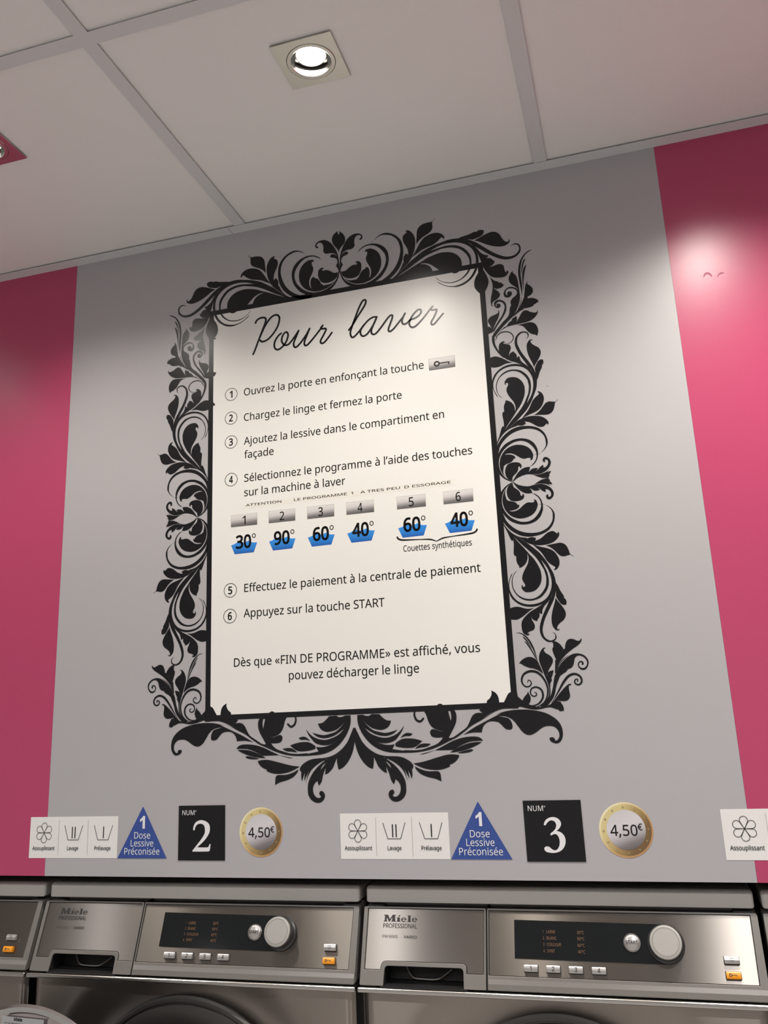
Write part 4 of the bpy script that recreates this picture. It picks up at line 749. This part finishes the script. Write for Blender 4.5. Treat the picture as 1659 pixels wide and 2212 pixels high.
def coin_sign(x, label):
    r = empty('price_coin_sign', (x, 0, 0.0718), label, 'sign', 'printed coin price stickers')
    def pl(l): return lambda a, b, h: (a, -l - h, b)
    link_mesh('coin_edge', fill_mesh('coin_edge', [circle(0, 0, 0.0394, n=96)], pl(0.00005), thick=0.0003), M['coin_rim'], r)
    link_mesh('coin_ring', fill_mesh('coin_ring', [circle(0.0004, 0.0004, 0.0367, n=96)], pl(0.0004), thick=0.00006), M['coin_gold'], r)
    link_mesh('coin_core', fill_mesh('coin_core', [circle(0.0002, 0.0003, 0.0285, n=96)], pl(0.00055), thick=0.00006), M['coin_core'], r)
    p = pl(0.0008)
    for q in range(12):
        a = math.radians(30 * q + 2); sx, sz = 0.0326 * math.cos(a), 0.0326 * math.sin(a)
        st = [(sx + (0.0021 if t % 2 == 0 else 0.0009) * math.sin(math.pi * t / 5), sz + (0.0021 if t % 2 == 0 else 0.0009) * math.cos(math.pi * t / 5)) for t in range(10)]
        link_mesh('star', fill_mesh('star', [st], p), M['coin_star'], r)
    text_obj('lettering', '4,50', -0.0228, 0.0165, -0.0079, M['ink'], r, p, cap=0.0152, bold=7)
    text_obj('lettering', '€', 0.0175, 0.0242, -0.0003, M['ink'], r, p, cap=0.0092, bold=10)
coin_sign(0.0170, 'gold rimmed coin sticker beside the black number two sign')
coin_sign(0.6136, 'gold rimmed coin sticker beside the black number three sign')

# ================================================================== WASHING MACHINES
S0 = Vector((0, 0.0175, -0.0430))
TS = Vector((0, -0.35267, -0.93575))       # down the sloping fascia
NS = Vector((0, -0.93575, 0.35267))        # out of it
BASE = Vector((0.297, 0.35, ZF + 0.2))
def fas(off):
    def f(x, s, h):
        p = S0 + TS * s + NS * (off + h)
        return (x - BASE.x, p.y - BASE.y, p.z - BASE.z)
    return f
def loc(v): return (v[0] - BASE.x, v[1] - BASE.y, v[2] - BASE.z)
def lbox(name, x0, x1, y0, y1, z0, z1, m, parent, bevel=0, seg=2):
    b = box_bm(x0, x1, y0, y1, z0, z1, bevel, seg)
    for v in b.verts: v.co -= BASE
    return bm_obj(name, b, m, parent)
def prism(name, prof, x0, x1, m, parent, bevel=0.0, seg=3, smooth=False):
    b = bmesh.new()
    l = [b.verts.new((x0 - BASE.x, y - BASE.y, z - BASE.z)) for y, z in prof]
    r = [b.verts.new((x1 - BASE.x, y - BASE.y, z - BASE.z)) for y, z in prof]
    n = len(prof)
    b.faces.new(l); b.faces.new(list(reversed(r)))
    for i in range(n): b.faces.new((l[i], r[i], r[(i + 1) % n], l[(i + 1) % n]))
    bmesh.ops.recalc_face_normals(b, faces=b.faces[:])
    if bevel:
        ed = [e for e in b.edges if (e.verts[0] in l) == (e.verts[1] in l)]
        bmesh.ops.bevel(b, geom=ed, offset=bevel, segments=seg, affect='EDGES', profile=0.5)
    o = bm_obj(name, b, m, parent, smooth)
    return o
def fz(s, off=0):
    p = S0 + TS * s + NS * off
    return (p.y, p.z)

def logo(parent, place):
    """slab-serif maker's word, drawn letter by letter in a 100 x 22 box"""
    def letter_e(c):
        o = [(c + 8.0 * math.cos(math.radians(a)), 6.6 + 7.3 * math.sin(math.radians(a))) for a in range(-8, 321, 12)]
        o += [(c + 4.6 * math.cos(math.radians(a)), 5.2 + 3.2 * math.sin(math.radians(a))) for a in range(320, 190, -15)]
        o += [(c - 3.2, 5.6)]
        return [o, [(c - 3.2, 7.6), (c + 3.2, 7.6), (c + 3.0, 9.8), (c + 1.8, 11.6), (c, 12.2), (c - 1.8, 11.6), (c - 3.0, 9.8)]]
    L = [
        [[(0, 0), (11, 0), (11, 2), (9, 3), (9.5, 13), (15.5, 0), (18.5, 0), (25.5, 14), (25, 3), (23, 2), (23, 0), (36, 0), (36, 2), (34, 3), (33.5, 18), (36, 19), (36, 21.5), (26, 21.5), (18.5, 8), (12.5, 21.5), (1, 21.5), (1, 19), (4, 18), (3, 3), (0, 2)]],
        [[(38, 0), (50, 0), (50, 2), (48, 2.6), (48, 13.5), (38.5, 13.5), (38.5, 11.6), (40.5, 11), (40.5, 2.6), (38, 2)]],
        [[(42, 16), (46, 16), (50, 20.5), (45.5, 21)]],
        letter_e(59.5),
        [[(70, 0), (81, 0), (81, 2), (79.2, 2.6), (79.2, 20.5), (70, 20.5), (70, 18.6), (72, 18), (72, 2.6), (70, 2)]],
        letter_e(91),
    ]
    for ol in L:
        ol = [[(0.0339 + 0.00056 * a, 0.0222 - 0.00046 * b) for a, b in o] for o in ol]
        link_mesh('logo_letter', fill_mesh('logo_letter', ol, place), M['print'], parent)

def round_path(pts, r, n=5):
    """polyline (closed) with every corner flagged 1 rounded to radius r"""
    out = []
    for i, (x, y, c) in enumerate(pts):
        if not c: out.append((x, y)); continue
        a = pts[i - 1]; b = pts[(i + 1) % len(pts)]
        p, q = Vector((a[0] - x, a[1] - y)).normalized(), Vector((b[0] - x, b[1] - y)).normalized()
        rr = c if c > 0.0001 and c < 0.5 else r
        P0, P2 = Vector((x, y)) + p * rr, Vector((x, y)) + q * rr
        for k in range(n + 1):
            t = k / n; v = P0 * (1 - t)**2 + Vector((x, y)) * 2 * t * (1 - t) + P2 * t * t
            out.append((v.x, v.y))
    return out

FRONT_Y = -0.0115
DZ = -0.380          # height of the door centre
def make_machine():
    root = bpy.data.objects.new('washing_machine', None); COL.objects.link(root); root.empty_display_size = 0.1
    # lid
    prism('lid', [(0.0236, -0.0388), (0.0228, -0.0380)] + [(0.0305 - 0.0075 * math.cos(a), -0.0215 + 0.0075 * math.sin(a)) for a in [math.pi / 2 * i / 8 for i in range(9)]] + [(0.70, -0.0140), (0.70, -0.0388)], 0.0022, 0.5918, M['lidm'], root, 0.0050, 4)
    lbox('cabinet', 0.0022, 0.5918, 0.045, 0.695, ZF + 0.2, -0.0395, M['fasc'], root, 0.006, 3)
    # drawer
    dr = link_mesh('detergent_drawer', fill_mesh('detergent_drawer', [
        round_path([(0.0008, 0.0006, 0.002), (0.1990, 0.0006, 0.002), (0.1990, 0.1122, 0.001), (0.1650, 0.1122, 0.001), (0.1640, 0.0845, 0.006), (0.0400, 0.0845, 0.006), (0.0388, 0.1122, 0.001), (0.0008, 0.1122, 0.002)], 0.002),
        round_path([(0.0075, 0.0030, 0.001), (0.1965, 0.0030, 0.001), (0.1955, 0.0918, 0.001), (0.1690, 0.0918, 0.001), (0.1690, 0.0782, 0.008), (0.0345, 0.0782, 0.008), (0.0335, 0.0905, 0.001), (0.0070, 0.0905, 0.001)], 0.002)],
        fas(-0.003), thick=0.0022, bevel=0.0006), M['fasc'], root)
    link_mesh('plate_groove', fill_mesh('plate_groove', [round_path([(0.0040, 0.0015, 0), (0.1980, 0.0015, 0), (0.1980, 0.0945, 0), (0.1668, 0.0945, 0), (0.1668, 0.0812, .004), (0.0370, 0.0812, .004), (0.0370, 0.0945, 0), (0.0040, 0.0945, 0)], 0.001)], fas(-0.0034), thick=0.0004), M['rubber'], dr)
    plt = link_mesh('drawer_plate', fill_mesh('drawer_plate', [round_path([(0.0083, 0.0038, 0.001), (0.1957, 0.0038, 0.001), (0.1947, 0.0910, 0.001), (0.1698, 0.0910, 0.001), (0.1698, 0.0774, 0.009), (0.0337, 0.0774, 0.009), (0.0327, 0.0897, 0.001), (0.0078, 0.0897, 0.001)], 0.002)], fas(-0.0030), thick=0.0010, bevel=0.0002), M['plate'], dr)
    brush_uv(plt)
    pr = fas(-0.0013)
    logo(dr, pr)
    text_obj('lettering', 'PROFESSIONAL', 0.0339, 0.0893, 0.0312, M['print'], dr, pr, cap=0.0062, up=-1, bold=12)
    text_obj('lettering', 'PW 6065', 0.0334, 0.0583, 0.0456, M['faded'], dr, pr, cap=0.0043, up=-1, bold=8)
    text_obj('lettering', 'VARIO', 0.0680, 0.0893, 0.0456, M['print'], dr, pr, cap=0.0040, up=-1, bold=14)
    # hollow behind the drawer handle: ceiling, floor, back and the moulded scoop
    prism('handle_recess', [fz(0.112, -0.045), fz(0.112, -0.043), (0.030, -0.1485), (fz(0.112, -0.001)[0], -0.1485), (fz(0.112, -0.001)[0], -0.1500), (0.036, -0.1500)], 0.034, 0.170, M['rubber'], dr)
    prism('handle_recess', [fz(0.078, -0.040), fz(0.118, -0.040), fz(0.118, -0.042), fz(0.078, -0.042)], 0.034, 0.170, M['rubber'], dr)
    prism('recess_side', [fz(0.080, -0.002), fz(0.112, -0.002), fz(0.112, -0.042), fz(0.080, -0.042)], 0.0372, 0.0390, M['rubber'], dr)
    prism('recess_side', [fz(0.080, -0.002), fz(0.112, -0.002), fz(0.112, -0.042), fz(0.080, -0.042)], 0.1650, 0.1668, M['fasc'], dr)
    scoop = [(0.066, 0.078, 0.0022), (0.072, 0.0895, 0.0022), (0.080, 0.0965, 0.0022), (0.092, 0.0978, 0.0022), (0.114, 0.0978, 0.0022), (0.124, 0.0945, 0.0022), (0.140, 0.083, 0.0022)]
    c, Lf, Rt = stroke_outline(scoop)
    ol = [[(a[0], a[1]) for a in Lf] + [(b_[0], b_[1]) for b_ in reversed(Rt)]]
    link_mesh('scoop', fill_mesh('scoop', ol, fas(-0.034), thick=0.004, bevel=0.0004), M['fasc'], dr)
    # side cheeks behind the two front plates: rounded outer edges of the fascia
    for a, b in ((0.0005, 0.0300), (0.1990, 0.2010), (0.5600, 0.5935)):
        prism('fascia_cheek', [fz(0.0, -0.0036), fz(0.1125, -0.0036), (0.060, -0.1482), (0.060, -0.0418)], a, b, M['fasc'] if b - a > .01 else M['dark'], root, 0.0050 if b - a > .01 else 0, 4)
    # control panel
    cp = link_mesh('control_panel', fill_mesh('control_panel', [
        round_path([(0.2012, 0.0006, 0.002), (0.5932, 0.0006, 0.004), (0.5932, 0.1122, 0.004), (0.2012, 0.1122, 0.002)], 0.002),
        round_path([(0.2032, 0.0032, 0.001), (0.5836, 0.0032, 0.001), (0.5816, 0.0926, 0.001), (0.2028, 0.0926, 0.001)], 0.001)],
        fas(-0.003), thick=0.0022, bevel=0.0006), M['fasc'], root)
    link_mesh('plate_groove', fill_mesh('plate_groove', [rect(0.2020, 0.5860, 0.0015, 0.0945)], fas(-0.0034), thick=0.0004), M['rubber'], cp)
    plt = link_mesh('panel_plate', fill_mesh('panel_plate', [round_path([(0.2040, 0.0040, 0.001), (0.5828, 0.0040, 0.001), (0.5808, 0.0918, 0.001), (0.2036, 0.0918, 0.001)], 0.001)], fas(-0.0030), thick=0.0010, bevel=0.0002), M['plate'], cp)
    brush_uv(plt)
    lip = prism('lower_lip', [fz(0.0940, -0.0030), fz(0.0975, 0.0010), fz(0.1040, 0.0016), fz(0.1115, 0.0012), fz(0.1122, -0.0030)], 0.2018, 0.5925, M['fasc'], cp, 0.0006, 2)
    # display window, round at its right end
    kx, ks = 0.4628, 0.0440
    dsp = [(0.2428, 0.0158), (kx, ks - 0.0262)] + [(kx + 0.0262 * math.sin(a), ks - 0.0262 * math.cos(a)) for a in [math.pi * i / 24 for i in range(1, 24)]] + [(kx, ks + 0.0262), (0.2425, 0.0680)]
    link_mesh('display', fill_mesh('display', [dsp], fas(-0.0019), thick=0.0010, bevel=0.0001), M['display'], cp)
    dt = fas(-0.0006)
    for i, (n_, w_, t_) in enumerate((('LAINE', 0.0130, '30°C'), ('BLANC', 0.0150, '90°C'), ('COULEUR', 0.0210, '60°C'), ('SYNT', 0.0115, '40°C'))):
        s_ = 0.0333 + 0.0086 * i
        text_obj('display_text', str(i + 1), 0.2858, 0.2858 + (0.0018 if i else 0.0008), s_, M['lcd'], cp, dt, cap=0.0042, up=-1)
        text_obj('display_text', n_, 0.2913, 0.2913 + w_, s_, M['lcd'], cp, dt, cap=0.0042, up=-1)
        text_obj('display_text', t_, 0.3364, 0.3470, s_, M['lcd'], cp, dt, cap=0.0042, up=-1)
    def disc(name, cx, cs, prof, m, parent, n=64):
        b = bmesh.new(); rings = []
        for i in range(n):
            a = 2 * math.pi * i / n
            rings.append([b.verts.new(fas(0)(cx + r_ * math.cos(a), cs + r_ * math.sin(a), h_)) for r_, h_ in prof])
        for i in range(n):
            for j in range(len(prof) - 1): b.faces.new((rings[i][j], rings[i][j + 1], rings[(i + 1) % n][j + 1], rings[(i + 1) % n][j]))
        bmesh.ops.remove_doubles(b, verts=b.verts[:], dist=1e-7)
        return bm_obj(name, b, m, parent, True)
    disc('start_button', 0.4153, 0.0431, [(0.0122, 0.0), (0.0122, 0.0016), (0.0116, 0.0022), (0.0112, 0.0012), (0.0108, 0.0012), (0.0106, 0.0030), (0.0096, 0.0039), (0.0060, 0.0046), (0, 0.0049)], M['button'], cp, 48)
    text_obj('lettering', 'START', 0.4067, 0.4239, 0.0455, M['print'], cp, fas(0.0055), cap=0.0045, up=-1, bold=14)
    disc('knob_skirt', kx, ks, [(0.0258, 0.0), (0.0258, 0.004), (0.0232, 0.006), (0.0226, 0.019)], M['knobside'], cp)
    disc('knob', kx, ks, [(0.0226, 0.0185), (0.0224, 0.0208), (0.0217, 0.0216), (0.0190, 0.0218), (0.0186, 0.0212), (0.0182, 0.0212), (0.0178, 0.0218), (0, 0.0218)], M['knob'], cp)
    def push(cx, cs, w, hgt, m, icon, out_):
        link_mesh('button_surround', fill_mesh('button_surround', [rect(cx - w / 2 - 0.0009, cx + w / 2 + 0.0009, cs - hgt / 2 - 0.0009, cs + hgt / 2 + 0.0009, 0.001)], fas(-0.0019), thick=0.0004), M['rubber'], cp)
        b = bmesh.new()
        # face slightly domed from top to bottom
        N = 6; rows = []
        for i in range(N + 1):
            t = i / N; s_ = cs - hgt / 2 + hgt * t; hh = out_ - 0.0012 * (2 * t - 1)**2
            rows.append([b.verts.new(fas(0)(cx + sx * w / 2, s_, hh)) for sx in (-1, 1)])
        low = [[b.verts.new(fas(0)(cx + sx * w / 2, cs - hgt / 2 + hgt * i / N, -0.001)) for sx in (-1, 1)] for i in range(N + 1)]
        for i in range(N):
            b.faces.new((rows[i][0], rows[i][1], rows[i + 1][1], rows[i + 1][0]))
            for k_ in (0, 1): b.faces.new((rows[i][k_], rows[i + 1][k_], low[i + 1][k_], low[i][k_]))
        b.faces.new((rows[0][0], rows[0][1], low[0][1], low[0][0])); b.faces.new((rows[N][0], rows[N][1], low[N][1], low[N][0]))
        bmesh.ops.recalc_face_normals(b, faces=b.faces[:])
        bmesh.ops.bevel(b, geom=[e for e in b.edges if len(e.link_faces) == 2 and e.calc_face_angle(0) > 0.8], offset=0.0005, segments=2, affect='EDGES')
        bm_obj('push_button', b, m, cp)
        pl = fas(out_ + 0.00012)
        if icon in '1234': text_obj('digit', icon, cx - (0.0018 if icon != '1' else 0.001), cx + (0.0018 if icon != '1' else 0.001), cs + 0.0030, M['print'], cp, pl, cap=0.0060, up=-1, bold=14)
        elif icon == 'power':
            link_mesh('power_icon', fill_mesh('power_icon', [circle(cx, cs, 0.0027, n=24), circle(cx, cs, 0.0023, n=24)], pl), M['print'], cp)
            link_mesh('power_icon', fill_mesh('power_icon', [rect(cx - 0.0002, cx + 0.0002, cs - 0.0017, cs + 0.0017)], pl), M['print'], cp)
        else: key_icon(cx - 0.0008, cs, 0.36, M['print'], cp, pl, up=-1)
    for i in range(4): push(0.2665 + 0.0329 * i, 0.0812, 0.0200, 0.0092, M['button'], str(i + 1), 0.0040)
    push(0.5492, 0.0622, 0.0196, 0.0092, M['button'], 'power', 0.0052)
    push(0.5490, 0.0810, 0.0196, 0.0092, M['orange'], 'key', 0.0052)
    # satin strip under the fascia
    lbox('trim_strip', -0.0012, 0.5962, -0.0285, 0.05, -0.1572, -0.1500, M['trim'], root, 0.0022, 3)
    # front sheet, dished around the door
    b = bmesh.new(); nx, nz = 110, 80; zt, zb = -0.1570, ZF + 0.205; cx = 0.297; g = {}
    def gz(j):
        t = j / nz; return zt + (zb - zt) * t
    for i in range(nx + 1):
        for j in range(nz + 1):
            x = 0.004 + (0.590 - 0.004) * i / nx; z = gz(j)
            r_ = math.hypot(x - cx, z - DZ); t = min(1, max(0, (0.285 - r_) / 0.070)); t = t * t * (3 - 2 * t)
            e = min(x - 0.004, 0.590 - x); ed = 0.006 * max(0, 1 - e / 0.010)**2
            g[i, j] = b.verts.new(loc((x, FRONT_Y + 0.012 * t + ed, z)))
    for i in range(nx):
        for j in range(nz):
            xm = 0.004 + 0.586 * (i + .5) / nx; zm = (gz(j) + gz(j + 1)) / 2
            if math.hypot(xm - cx, zm - DZ) < 0.178: continue
            b.faces.new((g[i, j], g[i + 1, j], g[i + 1, j + 1], g[i, j + 1]))
    bmesh.ops.delete(b, geom=[v for v in b.verts if not v.link_faces], context='VERTS')
    brush_uv(bm_obj('front_sheet', b, M['body'], root, True))
    # rubber seal and dark drum mouth behind the door
    sb = lathe_bm([(0.196, 0.012), (0.190, 0.004), (0.176, 0.006), (0.165, 0.025), (0.155, 0.045), (0.150, 0.20), (0.0, 0.20)], 96)
    for v in sb.verts: v.co += Vector(loc((cx, 0, DZ)))
    bm_obj('door_seal', sb, M['rubber'], root, True)
    # door, hinged on its right-hand side; its origin is the hinge
    HX, HY = cx + 0.2015, -0.058
    def door_ring(prof, name, m, parent):
        rb = lathe_bm(prof, 96)
        for v in rb.verts: v.co += Vector((cx - HX, 0, 0))
        return bm_obj(name, rb, m, parent, True)
    door = door_ring([(0.166, -0.004 - HY), (0.2000, -0.002 - HY), (0.2035, -0.008 - HY), (0.2030, -0.013 - HY), (0.1990, -0.0165 - HY), (0.1945, -0.0170 - HY), (0.1935, -0.0150 - HY), (0.1915, -0.0150 - HY), (0.1905, -0.0175 - HY), (0.180, -0.0200 - HY), (0.162, -0.0190 - HY), (0.150, -0.014 - HY)], 'door', M['ring'], root)
    door.location = loc((HX, HY, DZ))
    door_ring([(0.2000, 0.0020 - HY), (0.2130, 0.0028 - HY), (0.2165, 0.0050 - HY), (0.2130, 0.0080 - HY), (0.2060, 0.0080 - HY), (0.2030, 0.0045 - HY)], 'chrome_edge', M['chrome'], door)
    door_ring([(0.203, 0.0045 - HY), (0.185, 0.0070 - HY), (0.168, 0.010 - HY), (0.156, 0.014 - HY)], 'inner_rim', M['inner'], door)
    door_ring([(0.158, 0.013 - HY), (0.154, 0.026 - HY), (0.138, 0.050 - HY), (0.120, 0.072 - HY), (0.080, 0.084 - HY), (0.0, 0.086 - HY)], 'glass_bowl', M['glass'], door)
    door_ring([(0.151, -0.015 - HY), (0.120, -0.021 - HY), (0.0, -0.023 - HY)], 'door_window', M['display'], door)
    return root
proto = make_machine()
machines = [(-1.0112, 'stainless washing machine at the left edge with its round door folded open', 0),
            (-0.4110, 'stainless washing machine under the black number two sign', 0),
            (0.1898, 'stainless washing machine under the black number three sign', 0),
            (0.7898, 'stainless washing machine cut off by the right edge of the photo', 0)]
roots = [proto] + [copy_tree(proto) for _ in machines[1:]]
for r, (mx, lab, _) in zip(roots, machines):
    r.location = (mx + BASE.x, BASE.y, BASE.z)
    tag(r, lab, 'washing machine', 'stainless washing machines in a row under the wall panel')
# the left machine's door is folded back to the right, over its neighbour
door = [c for c in roots[0].children if c.name.split('.')[0] == 'door'][0]
door.rotation_euler = (0, 0, math.radians(175))
hx = door.location.x
def dplace(h_off):
    """flat things stuck on the inside face of the open door; x grows to the viewer's right once it is open"""
    return lambda a, z, h: (-a, 0.058 + 0.0100 + h_off + h, z)
DXC = 0.2015     # door centre is this far from the hinge when open
pl_ = link_mesh('rating_plate', fill_mesh('rating_plate', [rect(DXC - 0.050, DXC + 0.033, 0.170, 0.1985)], dplace(0.0), thick=0.0004), M['plateabel'], door)
pl_['label'] = 'silver rating plate with small black print'
dp = dplace(0.0006)
def dtext(s, a, b, z, cap, bold=0): text_obj('lettering', s, DXC + a, DXC + b, z, M['print'], door, dp, cap=cap, bold=bold)
for row, (a, b) in enumerate(((-0.044, 0.014), (-0.044, -0.012), (-0.044, -0.018), (-0.036, -0.010))):
    link_mesh('small_print', stroke_mesh('small_print', [[(DXC + a + k * 0.007, 0.1895 - row * 0.0036, 0.0011), (DXC + min(b, a + k * 0.007 + 0.0052), 0.1895 - row * 0.0036, 0.0011)] for k in range(int((b - a) / 0.007))], dp), M['faded'], door)
logo_bits = [(-0.025, -0.009)]
for a, b in logo_bits: text_obj('lettering', 'Miele', DXC + a, DXC + b, 0.1935, M['print'], door, dp, cap=0.0042, bold=40)
dtext('CE', 0.004, 0.0085, 0.1760, 0.0050)
